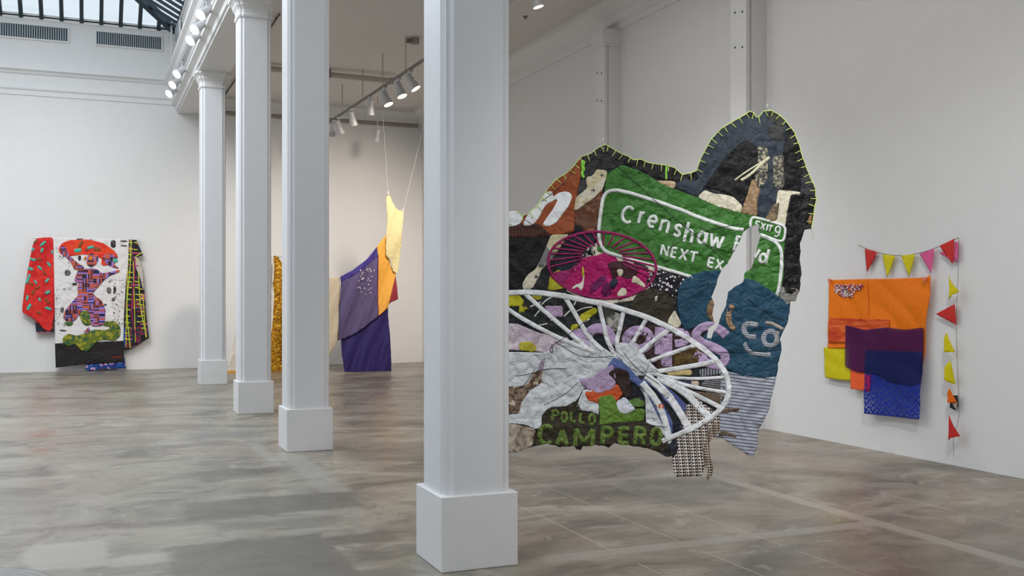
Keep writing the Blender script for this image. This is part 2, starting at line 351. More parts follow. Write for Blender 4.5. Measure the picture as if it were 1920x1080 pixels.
# pilasters
def notch_plan(cx, cy, h, k=1.0, p=.145, q=.165, r=.185, H=.205):
    pts = []
    for sx, sy in ((1, -1), (1, 1), (-1, 1), (-1, -1)):
        a = [(p*sx, H*sy), (q*sx, r*sy), (r*sx, r*sy), (r*sx, q*sy), (H*sx, p*sy)]
        if sx*sy > 0: a = a[::-1]
        pts += a
    return [(cx+x*k, cy+y*k, h) for x, y in pts]
WORD = ['nearest the camera, its plinth cut by the bottom of the frame', 'second from the camera, between the blue curtain piece and the two far columns', 'third from the camera, with a gold cloth sliver at its right', 'farthest, beside the quilted wall hanging, its flared capital fully in view']
for i, y in enumerate(CYS):
    c = thing('column', 'white square column with grooved corners and plain plinth, '+['nearest and largest of the row', 'second of the row from the camera', 'third of the row, just right of the farthest column', 'farthest of the row, its flared capital fully visible'][i], 'column', (CX, y, 0), None)
    tag(c, group='row of square gallery columns')
    MB().box(CX-.226, CX+.226, y-.23, y+.23, 0, .412).build('plinth', MPL, c, bevel=.006)
    MB().loft([notch_plan(CX, y, .41), notch_plan(CX, y, 5.13)]).build('shaft', MCOL, c)
    rings = [(5.10, 1.0), (5.10, 1.07), (5.125, 1.10), (5.15, 1.07), (5.15, 1.02), (5.20, 1.05), (5.235, 1.14), (5.25, 1.2), (5.27, 1.2), (5.29, 1.24), (5.315, 1.34), (5.33, 1.42), (5.33, 1.46), (5.372, 1.46)]
    MB().loft([notch_plan(CX, y, z, k) for z, k in rings]).build('capital', MTR, c)
for i, y in enumerate((4.95, 9.67, 13.08, 17.9)):
    p = thing('pilaster', ['white wall pilaster nearest the camera on the right wall', 'white wall pilaster rising behind the peak of the patchwork hanging', 'white wall pilaster with a small cap, above the left peak of the hanging', 'white wall pilaster farthest down the right wall'][i], 'pilaster', (XR, y, 0), 'pilasters on the right wall')
    struct(p)
    MB().loft([[(XR, y-.15, z), (XR-.2, y-.15, z), (XR-.2, y-.13, z), (XR-.23, y-.13, z), (XR-.23, y-.15, z), (XR-.275, y-.15, z), (XR-.275, y+.15, z), (XR, y+.15, z)] for z in (0, 5.36)]).build('pilaster_shaft', MTR, p)
    MB().box(XR-.31, XR, y-.18, y+.18, 5.16, 5.36).box(XR-.295, XR, y-.165, y+.165, 5.12, 5.16).build('pilaster_cap', MTR, p)
    mb = MB()
    for z in (4.35, 4.75):
        for dy in (-.08, .06): mb.tube((XR-.276, y+dy, z+dy*.2), (XR-.282, y+dy, z+dy*.2), .012)
    mb.build('hole_mark', MVDARK, p, kind='stuff')  # dark discs standing for the holes in the pilaster face

# ------------------------------------------------------------------ skylight
SL = .546; HX = 3.55; RX = 1.70-HX; dx = .37
sky = thing('skylight', 'hipped glass skylight with dark steel bars over the nave', 'skylight', (RX, YB, SE)); struct(sky)
def bar(p, q, wd=.075, dp=.10):
    p, q = Vector(p), Vector(q); d = (q-p).normalized(); side = d.cross(UP).normalized(); nn = side.cross(d).normalized()
    r = [[x+side*a*wd/2+nn*b*dp/2 for a, b in ((-1, -1), (1, -1), (1, 1), (-1, 1))] for x in (p, q)]
    return MB().loft(r)
def pane(pts, th=.01):
    n = (Vector(pts[1])-Vector(pts[0])).cross(Vector(pts[2])-Vector(pts[0])).normalized()
    return MB().loft([[Vector(p) for p in pts], [Vector(p)+n*th for p in pts]])
E = 1.70
xs = [1.36-dx*k for k in range(18)]
def endpt(x):
    b = HX-abs(x-RX); return (x, YB-b, SE+SL*b)
prev = E
for x in xs:
    if x < RX-HX: break
    bar((x, YB, SE), endpt(x)).build('glazing_bar', MBAR, sky)
    pane([(prev, YB, SE+.02), (x, YB, SE+.02), Vector(endpt(x))+UP*.02, Vector(endpt(prev))+UP*.02] if prev != E else [(prev, YB, SE+.02), (x, YB, SE+.02), Vector(endpt(x))+UP*.02]).build('pane', MGLASS, sky)
    prev = x
bar((E, YB, SE), (RX, YB-HX, SE+SL*HX), .13, .16).build('hip_rafter', MBAR, sky)
bar((RX-HX, YB, SE), (RX, YB-HX, SE+SL*HX), .13, .16).build('hip_rafter', MBAR, sky)
bar((RX, YB-HX, SE+SL*HX), (RX, YF, SE+SL*HX), .16, .2).build('ridge_beam', MBAR, sky)
MB().box(RX-HX, E, YB-.03, YB+.02, SE-.005, SE+.02).build('eave_angle', MBAR, sky)
MB().box(E-.02, E+.03, YF, YB, SE+.02, SE+.06).build('eave_angle', MBAR, sky)
far = MB(); farp = MB()
k = 0; y = YB-dx*.7; py = YB
while y > YF:
    a = min(HX, YB-y); pa = min(HX, YB-py)
    for sx in (1, -1):
        e0 = (RX+sx*HX, y, SE); e1 = (RX+sx*(HX-a), y, SE+SL*a)
        quad = [(RX+sx*HX, py, SE+.02), (RX+sx*HX, y, SE+.02), (RX+sx*(HX-a), y, SE+SL*a+.02), (RX+sx*(HX-pa), py, SE+SL*pa+.02)]
        if pa == 0: quad = quad[:3]
        b = bar(e0, e1, .085, .045); pn = pane(quad)
        if sx > 0 and y > 12:
            b.build('glazing_bar', MBAR, sky); pn.build('pane', MGLASS, sky)
        else:
            far.add(b.v, b.f); farp.add(pn.v, pn.f)
    py = y; y -= dx
far.build('far_glazing_bars', MBAR, sky, kind='stuff'); farp.build('far_panes', MGLASS, sky, kind='stuff')
MB().tube((1.60, YB-.25, 7.25), (1.60, YB-.25, 6.05), .018).build('conduit', MTR, sky)
tag(struct(MB().add([(RX-HX, YF, SE), (E, YF, SE), (RX, YF, SE+SL*HX), (RX-HX, YF-.3, SE), (E, YF-.3, SE), (RX, YF-.3, SE+SL*HX)], [(0, 1, 2), (3, 5, 4), (0, 3, 4, 1), (1, 4, 5, 2), (2, 5, 3, 0)]).build('wall_gable', MW)))

# vents
def vent(x0, x1, label):
    v = thing('wall_vent', label, 'vent', ((x0+x1)/2, YB, 6.69), 'louvred vents high on the end wall')
    MB().box(x0, x1, YB-.012, YB-.002, 6.67, 6.93).build('vent_back', MVDARK, v)
    MB().box(x0-.03, x1+.03, YB-.035, YB-.005, 6.64, 6.67).box(x0-.03, x1+.03, YB-.035, YB-.005, 6.93, 6.96).box(x0-.03, x0, YB-.035, YB-.005, 6.67, 6.93).box(x1, x1+.03, YB-.035, YB-.005, 6.67, 6.93).build('vent_frame', MW, v)
    s = MB(); n = 30
    for i in range(n+1):
        x = x0+(x1-x0)*i/n; s.box(x-.008, x+.008, YB-.04, YB-.01, 6.67, 6.93)
    s.build('slat', MVENT, v, kind='stuff')
vent(-1.68, -.38, 'long grey louvred vent under the skylight, the left one')
vent(.16, 1.41, 'long grey louvred vent under the skylight, right one near the corner')
v = thing('side_vent', 'grey louvred vent on the side wall just below the skylight corner', 'vent', (1.70, 21.4, 6.72))
MB().box(1.655, 1.663, 21.2, 21.8, 6.74, 6.98).build('vent_back', MVDARK, v)
s = MB()
for i in range(16): s.box(1.64, 1.656, 21.2+i*.04, 21.21+i*.04, 6.74, 6.98)
s.build('slat', MVENT, v, kind='stuff')

# ------------------------------------------------------------------ track lights
def make_spot(lit=True):
    o = thing('track_spotlight', '', 'spotlight')
    n = 20
    def ring(r, z): return [(r*math.cos(k*2*PI/n), r*math.sin(k*2*PI/n), z) for k in range(n)]
    MB().tube((0, 0, 0), (0, 0, -.09), .012).box(-.03, .03, -.02, .02, -.015, .01).box(-.045, .045, -.008, .008, -.1, -.085).build('yoke', MLAMP, o, world=False)
    b = MB().loft([ring(.035, .10), ring(.05, .09), ring(.052, -.02), ring(.062, -.06), ring(.075, -.14), ring(.072, -.14), ring(.06, -.10)]).build('lamp_head', MLAMP, o, world=False)
    b.location = (0, 0, -.14)
    l = MB().loft([ring(.066, -.128), ring(.066, -.122)]).build('lens', MLENS if lit else MLENSD, b, world=False)
    return o
spot_lit = make_spot(True); spot_off = make_spot(False); used = set()
def place_spot(loc, d, label, group, lit=True, power=0, sc=1.0, col=(1, .95, .88), ang=70):
    src = spot_lit if lit else spot_off
    if src in used: o = copy_tree(src)
    else: o = src
    used.add(src)
    o.location = loc; o['label'] = label; o['group'] = group; o.scale = (sc,)*3
    d = Vector(d).normalized()
    h = [c for c in o.children if c.name.startswith('lamp_head')][0]
    h.rotation_euler = (-d).to_track_quat('Z', 'Y').to_euler()
    if power:
        p = Vector(loc)+Vector((0, 0, -.14))*sc+d*.17*sc
        lamp('spot_lamp', 'SPOT', p, power, col, p+d, spot=ang)
    return o
# spots on the nave face of the beam
for i, (y, z) in enumerate(((14.9, 5.712), (15.75, 5.712), (16.45, 5.712), (19.0, 5.712), (20.0, 5.712), (20.9, 5.712))):
    place_spot((1.55, y, z), (-.62, -.5, -.6), 'white spotlight on the nave face of the beam, '+['highest and nearest of the upper trio', 'middle one of the upper trio', 'lowest of the upper trio', 'highest of the far trio', 'middle one of the far trio', 'lowest and farthest of the far trio'][i], 'spotlights along the beam', True, 12, 1.12, ang=90)
tk2 = thing('light_track', 'slim white lighting track along the nave face of the beam', 'light track', (1.58, 17, 5.74))
MB().box(1.54, 1.62, 14.3, 21.6, 5.73, 5.76).build('rail', MLAMP, tk2)
# aisle track
TX0, TX1 = 4.67, 4.79
def tkx(y): return TX0+(21.1-y)*(TX1-TX0)/6.0
tr = thing('light_track', 'long grey lighting track hung on rods under the aisle ceiling', 'light track', (4.7, 18, 5.16))
MB().loft([[(tkx(y)-.018, y, 5.15), (tkx(y)+.018, y, 5.15), (tkx(y)+.018, y, 5.19), (tkx(y)-.018, y, 5.19)] for y in (21.2, 12.3)]).build('rail', MTRACK, tr)
for y in (20.0, 18.5, 17.2, 15.9, 13.5):
    MB().tube((tkx(y), y, 5.18), (tkx(y), y, ZA), .012).build('hanging_rod', MROD, tr)
def on_track(u):     # where the sight line over u crosses the track
    lo, hi = 10., 22.
    for _ in range(40):
        y = (lo+hi)/2; p = Vector((tkx(y), y, 5.16)); uu = 960+FPX*(p.dot(RT)/p.dot(FW))
        if uu > u: lo = y
        else: hi = y
    return (lo+hi)/2
heads = [(626, (-.1, .4, -1), True, 0, 'leftmost on the hung track, beside the second column'), (635, (.5, .3, -1), False, 0, 'second from the left on the hung track'), (660, (.3, .2, -1), False, 0, 'third from the left on the hung track'), (694, (.0, .2, -1), False, 0, 'pointing straight down midway along the hung track'), (722, (.35, -.35, -1), True, 0, 'lit head tilted right, third from the right on the hung track'), (748, (.3, -.35, -1), True, 0, 'lit head, second from the right on the hung track'), (770, (.55, -.35, -1), True, 0, 'lit head, rightmost visible on the hung track')]
for u, d, lit, pw, lb in heads:
    y = on_track(u); place_spot((tkx(y), y, 5.134), d, 'white spotlight '+lb, 'spotlights on the hung aisle track', lit, pw, 1.15, WARM)
def ray(u, v, n, p0):
    r = FW+RT*((u-960)/FPX)+UP*((HY-v)/FPX); n = Vector(n); return CAM+r*((Vector(p0)-CAM).dot(n)/r.dot(n))
p = ray(708, 238, (0, 1, 0), (0, 20.9, 0))
place_spot(p, (-.15, .1, -1), 'pale small spotlight hanging low on its own thin stem', 'spotlights on the hung aisle track', False, 0, 1.1)
st = thing('lamp_stem', 'thin pale rod hanging from the aisle ceiling above the low spotlight', 'rod', p); MB().tube(p, (p.x, p.y, ZA), .008).build('rod', MWIRE, st)
# lamp at the top edge, right of the first column
p = ray(1004, -26, (0, 0, 1), (0, 0, 5.55))
place_spot(p, (.25, -.1, -.9), 'bright spotlight at the top edge right of the nearest column', 'spotlights on the right hand track', True, 14, 1.0, WARM)
tg = tag(MB().box(p.x-.02, p.x+.02, p.y-.6, p.y+3.5, 5.56, 5.60).tube((p.x, p.y+.3, 5.6), (p.x, p.y+.3, ZA), .01).build('short_light_track', MLAMP), 'short white lighting track by the nearest column top', 'light track')
# black slot track
tag(MB().box(2.63, 2.65, 15.3, 22.1, 5.715, 5.735).box(2.63, 2.65, 15.6, 15.63, 5.73, ZA).box(2.63, 2.65, 21.6, 21.63, 5.73, ZA).build('black_ceiling_track', MBLK), 'thin black track under the aisle ceiling seen between the columns', 'light track')
# pipe under the ceiling
pa = ray(470, 121, (0, 1, 0), (0, 18.8, 0)); pb = ray(734, 150, (0, 1, 0), (0, 18.8, 0))
pp = thing('ceiling_pipe', 'grey pipe crossing under the aisle ceiling above the hung track', 'pipe', pa)
MB().tube((pa.x, 18.8, 5.68), (pb.x, 18.8, 5.64), .05, 12).build('pipe', simple('pipe_paint', (186, 178, 168), .6), pp)
MB().tube((pb.x-.02, 18.8, 5.64), (pb.x+.03, 18.8, 5.64), .062, 12).build('end_cap', MGREY, pp)
pc = ray(617, 136, (0, 1, 0), (0, 18.8, 0)); MB().box(pc.x-.03, pc.x+.03, 18.74, 18.86, 5.60, ZA).build('pipe_clip', MGREY, pp)
# ceiling fittings
q = ray(778, 80, (0, 0, 1), (0, 0, 5.68)); cf = thing('ceiling_sensor', 'small grey fitting on the aisle ceiling above the hung track', 'ceiling fitting', (q.x, q.y, ZA))
MB().tube((q.x, q.y, ZA), (q.x, q.y, 5.66), .07, 14).build('housing', MGREY, cf); MB().tube((q.x-.14, q.y, 5.70), (q.x-.04, q.y, 5.70), .04, 12).build('sensor_head', MTRACK, cf)
q = ray(985, 34, (0, 0, 1), (0, 0, 5.73)); cf = thing('ceiling_sprinkler', 'tiny dark round sprinkler plate on the ceiling right of nearest column', 'sprinkler', (q.x, q.y, ZA))
MB().tube((q.x, q.y, ZA), (q.x, q.y, 5.74), .035, 14).build('plate', MTRACK, cf); MB().tube((q.x, q.y, 5.74), (q.x, q.y, 5.71), .012, 8).build('sprinkler_head', MTRACK, cf)
q = ray(1130, 90, (1, 0, 0), (XR-.1, 0, 0)); cb = thing('wall_bracket', 'small white junction box high beside the pilaster cap', 'junction box', (XR, q.y, q.z))
MB().box(XR-.07, XR, q.y-.0, q.y+.16, q.z-.06, q.z+.06).build('box', MTR, cb, bevel=.008); MB().tube((XR-.05, q.y+.2, q.z+.05), (XR-.05, q.y+.2, q.z-.1), .025).build('fitting', MTR, cb)

# ------------------------------------------------------------------ cloth sheets
def nz3(x, y, z): return noise.noise(Vector((x, y, z)))
def inside(P, loop):
    x, y = P[:, 0], P[:, 1]; L = np.asarray(loop, float); x1, y1 = L[:, 0], L[:, 1]; x2, y2 = np.roll(x1, -1), np.roll(y1, -1)
    r = np.zeros(len(P), bool)
    for a, b, c, d in zip(x1, y1, x2, y2):
        if b == d: continue
        k = ((b > y) != (d > y)) & (x < (c-a)*(y-b)/(d-b)+a); r ^= k
    return r
def dens(loop, st, closed=True):
    o = []; n = len(loop)
    for i in range(n if closed else n-1):
        a, b = loop[i], loop[(i+1) % n]; d = math.hypot(b[0]-a[0], b[1]-a[1]); k = max(1, int(round(d/st)))
        for j in range(k): o.append((a[0]+(b[0]-a[0])*j/k, a[1]+(b[1]-a[1])*j/k))
    if not closed: o.append(loop[-1])
    return o
def smooth_loop(loop, it=1, closed=True, cut=1e9):
    for _ in range(it):
        o = []; n = len(loop)
        for i in range(n if closed else n-1):
            a, b = loop[i], loop[(i+1) % n]
            f = min(.25, cut/(math.hypot(b[0]-a[0], b[1]-a[1])+1e-6))
            o += [(a[0]*(1-f)+b[0]*f, a[1]*(1-f)+b[1]*f), (a[0]*f+b[0]*(1-f), a[1]*f+b[1]*(1-f))]
        if not closed: o = [loop[0]]+o[1:-1]+[loop[-1]]
        loop = o
    return loop
class Sheet:
    def __init__(s, p0, n, disp, step=5.0, lay=.0022, outline=None, holes=()):
        s.p0, s.n, s.disp, s.step, s.lay, s.outline, s.holes = Vector(p0), Vector(n).normalized(), disp, step, lay, outline, list(holes)
        s.ax = UP.cross(s.n).normalized()
    def pt(s, u, v, L):
        p = ray(u, v, s.n, s.p0); a, b = p.dot(s.ax), p.z
        return p+s.n*(s.disp(a, b)+L*s.lay), (a, b)
    def patch(s, name, loop, mat, parent, L=1, label=None, thick=True, sm=1, clip=True, step=None, extra=(), jag=0, kind=None):
        st = step or s.step
        if sm: loop = smooth_loop(loop, sm, True, 3.0)
        loop = dens(loop, st)
        if jag: loop = [(x+random.uniform(-jag, jag), y+random.uniform(-jag, jag)) for x, y in loop]
        A = np.asarray(loop); x0, y0 = A.min(0); x1, y1 = A.max(0)
        verts = list(loop); edges = [(i, (i+1) % len(loop)) for i in range(len(loop))]; loops = [loop]
        for h in extra:
            h = dens(h, st); b = len(verts); verts += h; edges += [(b+i, b+(i+1) % len(h)) for i in range(len(h))]; loops.append(h)
        cl = []
        if clip and s.outline is not None:
            for h in [s.outline]+s.holes:
                H = np.asarray(h)
                if H[:, 0].max() < x0-1 or H[:, 0].min() > x1+1 or H[:, 1].max() < y0-1 or H[:, 1].min() > y1+1: continue
                h = dens(h, st); b = len(verts)
                nr = [x0-9 < p[0] < x1+9 and y0-9 < p[1] < y1+9 for p in h]
                verts += h; edges += [(b+i, b+(i+1) % len(h)) for i in range(len(h)) if nr[i] or nr[(i+1) % len(h)]]
        gx = np.arange(math.floor(x0/st), math.ceil(x1/st)+1); gy = np.arange(math.floor(y0/st), math.ceil(y1/st)+1)
        G = np.array([((i+.25*math.sin(i*12.9+j*78.2))*st, (j+.25*math.sin(i*39.3+j*11.1))*st) for i in gx for j in gy])
        ins = inside(G, loop)
        verts += [tuple(p) for p in G[ins]]
        vo, eo, fo = geometry.delaunay_2d_cdt([Vector(p) for p in verts], edges, [], 0, 1e-3, False)[:3]
        V = np.array([(p.x, p.y) for p in vo]); Fc = np.array([f[:3] for f in fo]); cen = V[Fc].mean(1)
        keep = np.zeros(len(cen), bool)
        for h in loops: keep ^= inside(cen, h)
        if clip and s.outline is not None:
            keep &= inside(cen, s.outline)
            for h in s.holes: keep &= ~inside(cen, h)
        Fc = Fc[keep]
        if not len(Fc): return None
        ids, inv = np.unique(Fc, return_inverse=True); inv = inv.reshape(-1, 3)
        vs, uv = [], []
        for i in ids:
            p, q = s.pt(V[i, 0], V[i, 1], L); vs.append(p); uv.append(q)
        fs = [tuple(int(k) for k in f) for f in inv]
        a, b, c = (vs[i] for i in fs[0])
        if (b-a).cross(c-a).dot(s.n) < 0: fs = [f[::-1] for f in fs]
        o = mobj(name, vs, fs, mat, parent, uv, True, label, kind)
        if thick:
            md = o.modifiers.new('thickness', 'SOLIDIFY'); md.thickness = .0010; md.offset = -1
        return o
    def ribbon(s, pts, wd, L, mb, closed=False, sm=2, taper=False):
        if sm: pts = smooth_loop(pts, sm, closed)
        if closed: pts = pts+[pts[0]]
        pts = dens(pts, max(2.0, s.step*.6), False); n = len(pts); na = max(1, int(math.ceil(wd/s.step))); b = len(mb['v'])
        for i, (x, y) in enumerate(pts):
            x0, y0 = pts[max(0, i-1)]; x1, y1 = pts[min(n-1, i+1)]
            if closed and i in (0, n-1): x0, y0 = pts[n-2]; x1, y1 = pts[1]
            d = math.hypot(x1-x0, y1-y0) or 1; nx, ny = -(y1-y0)/d, (x1-x0)/d
            ww = wd
            if taper: ww = wd*(1-.85*i/(n-1))
            for k in range(na+1):
                q = (k/na-.5)*ww; X, Y = x+nx*q, y+ny*q
                for h in s.holes:
                    pass
                p, uv = s.pt(X, Y, L); mb['v'].append(p); mb['u'].append(uv); mb['p'].append((X, Y))
        for i in range(n-1):
            for k in range(na):
                a = b+i*(na+1)+k; f = (a, a+1, a+na+2, a+na+1)
                mb['f'].append(f)
    def rib(s, name, strokes, mat, parent, L=3, label=None, closed=False, sm=2, clip=True, thick=True, kind=None, taper=False):
        mb = {'v': [], 'u': [], 'p': [], 'f': []}
        for j, (pts, wd) in enumerate(strokes): s.ribbon(pts, wd, L+.02*(j % 5), mb, closed, sm, taper)
        P = np.array(mb['p']); F = mb['f']
        if clip and s.outline is not None:
            cen = np.array([P[list(f)].mean(0) for f in F]); k = inside(cen, s.outline)
            for h in s.holes: k &= ~inside(cen, h)
            F = [f for f, q in zip(F, k) if q]
        if not F: return None
        fs = []
        for f in F:
            a, b, c = (mb['v'][i] for i in f[:3]); fs.append(f if (b-a).cross(c-a).dot(s.n) > 0 else f[::-1])
        o = mobj(name, mb['v'], fs, mat, parent, mb['u'], True, label, kind)
        if thick:
            md = o.modifiers.new('thickness', 'SOLIDIFY'); md.thickness = .0006; md.offset = -1
        return o
def Z(k, pts):
    sc, ox, oy = {1: (4.91, 960, 240), 2: (3.857, 1240, 180), 3: (4.5, 960, 420), 4: (4.153, 1220, 400), 5: (4.5, 960, 620), 6: (3.725, 1200, 620), 7: (3.6, 0, 420), 8: (2.7, 400, 340), 9: (2.571, 1520, 430), 10: (4.157, 100, 440)}[k]
    return [(x/sc+ox, y/sc+oy) for x, y in pts]
def arc(cx, cy, rx, ry, a0, a1, n=14):
    return [(cx+rx*math.cos(math.radians(a0+(a1-a0)*i/n)), cy+ry*math.sin(math.radians(a0+(a1-a0)*i/n))) for i in range(n+1)]
G = {   # strokes in a unit box, y down
 'C': [arc(0, 0, .45, .5, -45, -315)], 'r': [[(-.3, -.5), (-.3, .5)], [(-.3, 0), (-.1, -.4), (.3, -.45)]],
 'e': [[(-.42, 0), (.42, 0)], arc(0, 0, .42, .48, 0, -310)], 'n': [[(-.38, -.5), (-.38, .5)], [(-.38, -.2), (-.1, -.48), (.25, -.42), (.38, -.1), (.38, .5)]],
 's': [[(.38, -.32), (.1, -.5), (-.35, -.4), (-.3, -.08), (.25, .08), (.38, .32), (.05, .5), (-.4, .34)]],
 'h': [[(-.38, -.5), (-.38, .5)], [(-.38, .1), (-.1, -.14), (.25, -.1), (.38, .1), (.38, .5)]],
 'a': [arc(-.05, .02, .36, .46, 0, 359), [(.36, -.5), (.36, .5)]], 'w': [[(-.5, -.5), (-.26, .5)], [(-.26, .5), (0, -.35)], [(0, -.35), (.26, .5)], [(.26, .5), (.5, -.5)]],
 'B': [[(-.35, -.5), (-.35, .5)], [(-.35, -.45), (.2, -.45), (.32, -.25), (.2, -.02), (-.35, -.02)], [(-.3, -.02), (.25, 0), (.4, .25), (.2, .45), (-.35, .45)]],
 'v': [[(-.4, -.5), (0, .5)], [(0, .5), (.4, -.5)]], 'd': [arc(-.08, .18, .34, .3, 0, 359), [(.34, -.5), (.34, .5)]],
 'N': [[(-.4, .5), (-.4, -.5)], [(-.4, -.5), (.4, .5)], [(.4, .5), (.4, -.5)]], 'E': [[(-.35, -.5), (-.35, .5)], [(-.35, -.43), (.4, -.43)], [(-.35, 0), (.3, 0)], [(-.35, .43), (.4, .43)]],
 'X': [[(-.42, -.5), (.42, .5)], [(.42, -.5), (-.42, .5)]], 'T': [[(-.45, -.43), (.45, -.43)], [(0, -.43), (0, .5)]], 'I': [[(0, -.5), (0, .5)]],
 '9': [arc(0, -.2, .33, .28, 0, 359), [(.33, -.2), (.3, .25), (0, .48), (-.3, .38)]],
 'P': [[(-.35, -.5), (-.35, .5)], [(-.35, -.43), (.25, -.43), (.4, -.2), (.25, .05), (-.35, .05)]], 'O': [arc(0, 0, .4, .46, 0, 359)],
 'L': [[(-.35, -.5), (-.35, .43)], [(-.35, .43), (.4, .43)]], 'A': [[(-.42, .5), (0, -.5)], [(0, -.5), (.42, .5)], [(-.25, .18), (.25, .18)]],
 'M': [[(-.45, .5), (-.45, -.5)], [(-.45, -.5), (0, .3)], [(0, .3), (.45, -.5)], [(.45, -.5), (.45, .5)]],
 'R': [[(-.35, -.5), (-.35, .5)], [(-.35, -.43), (.25, -.43), (.38, -.2), (.25, 0), (-.35, 0)], [(0, 0), (.4, .5)]],
 'i': [[(0, -.1), (0, .5)], [(0, -.5), (0, -.36)]], 'c': [arc(0, 0, .42, .46, -50, -310)], 'o': [arc(0, 0, .4, .45, 0, 359)],
}
def glyphs(spec, wd):
    out = []
    for ch, cx, cy, w_, h_, rot in spec:
        c, s_ = math.cos(math.radians(rot)), math.sin(math.radians(rot))
        for st in G[ch]:
            q = [(x*w_, y*h_) for x, y in st]; q = [(cx+c*x-s_*y, cy+s_*x+c*y) for x, y in q]
            out.append((q, wd))
    return out
def writing(sheet, name, spec, wd, mat, parent, L, label):
    for q in spec: sheet.rib('letter', glyphs([q], wd), mat, parent, L, None, sm=1)

# ================================================================== the big hanging patchwork
def tdisp(a, b):
    big = .05*nz3(a*.9, b*.8, 1.3)+.02*nz3(a*2.6, b*2.2, 5)
    cr = 0
    r1 = 1-abs(nz3(a*7+nz3(a*4, b*4, 9), b*7, 2))*2.2; r2 = 1-abs(nz3(a*15, b*15+nz3(a*6, b*6, 4)*2, 7))*2.2
    return big+.011*r1+.0075*r2
OUT = [(880, 430), (930, 400), (968, 395), (981, 404), (990, 401), (1007, 386), (1021, 364), (1027, 354), (1043, 336), (1062, 325), (1074, 313), (1090, 294), (1107, 288), (1121, 278), (1135, 272), (1147, 279), (1161, 288), (1176, 294), (1186, 301), (1200, 300), (1214, 306), (1233, 309), (1251, 311), (1265, 316), (1279, 328), (1294, 325), (1305, 321), (1312, 299), (1320, 284), (1331, 263), (1351, 242), (1370, 230), (1395, 216), (1406, 208), (1414, 211), (1418, 220), (1425, 217), (1432, 208), (1447, 207), (1463, 216), (1476, 229), (1490, 250), (1497, 271), (1504, 294), (1512, 315), (1522, 341), (1528, 354), (1528, 367), (1530, 373), (1526, 390), (1524, 408), (1520, 429), (1507, 431), (1503, 445), (1500, 456), (1499, 479), (1502, 515), (1500, 540), (1492, 564), (1481, 566), (1480, 585), (1476, 607), (1469, 619), (1463, 636), (1465, 655), (1459, 682), (1457, 701), (1450, 727), (1445, 749), (1443, 765), (1428, 795), (1423, 803), (1419, 835), (1413, 856), (1399, 851), (1374, 835), (1353, 821), (1334, 820), (1328, 833), (1330, 854), (1337, 878), (1330, 899), (1325, 899), (1326, 880), (1321, 868), (1315, 892), (1267, 892), (1260, 878), (1259, 854), (1247, 855), (1227, 844), (1204, 838), (1171, 833), (1151, 830), (1142, 839), (1135, 836), (1116, 834), (1093, 838), (1089, 844), (1080, 841), (1076, 836), (1049, 838), (1027, 832), (1004, 836), (982, 842), (968, 848), (900, 850), (872, 700), (868, 520)]
HOLE = [(1423, 420), (1412, 423), (1398, 430), (1392, 436), (1386, 450), (1374, 474), (1362, 495), (1351, 506), (1345, 518), (1340, 537), (1333, 556), (1338, 571), (1334, 590), (1339, 607), (1327, 614), (1325, 634), (1333, 634), (1338, 621), (1345, 612), (1351, 593), (1360, 573), (1365, 547), (1378, 537), (1393, 528), (1395, 513), (1408, 503), (1415, 480), (1420, 458), (1426, 441), (1421, 433)]
jr = random.Random(3)
OUTJ = [(x+jr.uniform(-.8, .8), y+jr.uniform(-.8, .8)) for x, y in dens(OUT, 7)]
HOLEJ = [(x+jr.uniform(-.6, .6), y+jr.uniform(-.6, .6)) for x, y in dens(HOLE, 6)]
TD = 7.2
T = Sheet(CAM+FW*TD, -FW, tdisp, 4.2, .0011, OUTJ, [HOLEJ])
tbase = CAM+FW*TD+RT*(290/FPX*TD); tbase.z = .2
tap = thing('patchwork_hanging', 'huge crumpled patchwork of painted cloth hung on wires, with a green road sign panel', 'textile artwork', tbase)
NB = (36, 38, 42); WHT = (236, 238, 240)
def P(name, zk, pts, mat, L=1, label=None, **k): return T.patch(name, Z(zk, pts) if zk else pts, mat, tap, L, label, **k)
T.patch('backing_cloth', [(700, 100), (1700, 100), (1700, 1000), (700, 1000)], fab(NB, c2=(0, 0, 0)), tap, 0, None, sm=0)
BK = fab((24, 22, 24), crk=.3); NAVY = fab((52, 60, 70)); CREAM = fab((206, 198, 172), 'marble', (226, 220, 200)); CAMO = fab((214, 206, 186), 'speckle', (196, 186, 150), (120, 122, 120), sc=.35)
# upper left
P('patch', 1, [(-60, 1200), (-60, 700), (40, 700), (150, 780), (230, 700), (330, 540), (500, 400), (640, 250), (640, 380), (630, 470), (600, 600), (580, 720), (572, 960), (400, 985), (340, 975), (240, 885), (110, 880), (-60, 900)], fab((152, 78, 44)), 1, 'rust brown cloth patch')
P('patch', 1, [(-300, 880), (180, 880), (240, 880), (350, 975), (340, 1000), (-300, 1020)], fab((84, 48, 38), 'vstripes', (60, 36, 30)), 2, 'dark brown striped patch')
P('painted_letter', 1, [(100, 890), (125, 830), (165, 770), (235, 705), (300, 600), (345, 580), (378, 592), (376, 640), (430, 595), (500, 582), (548, 605), (552, 650), (510, 735), (470, 790), (400, 880), (330, 907), (275, 895), (325, 820), (380, 745), (420, 665), (405, 655), (310, 705), (240, 840), (190, 892), (130, 902)], fab(WHT, crk=.25), 3, 'white painted letter n', sm=2)
P('painted_letter', 1, [(-120, 700), (20, 755), (90, 795), (108, 830), (85, 870), (40, 897), (-120, 920)], fab(WHT, crk=.25), 3, 'cut-off white letter beside the n', sm=2)
P('patch', 1, [(640, 250), (720, 220), (860, 140), (990, 230), (1050, 270), (1025, 325), (980, 350), (920, 388), (850, 378), (780, 380), (745, 440), (710, 485), (690, 470), (660, 455), (650, 360)], fab((52, 50, 52), rough=.45, crk=.6), 2, 'black crumpled nylon patch')
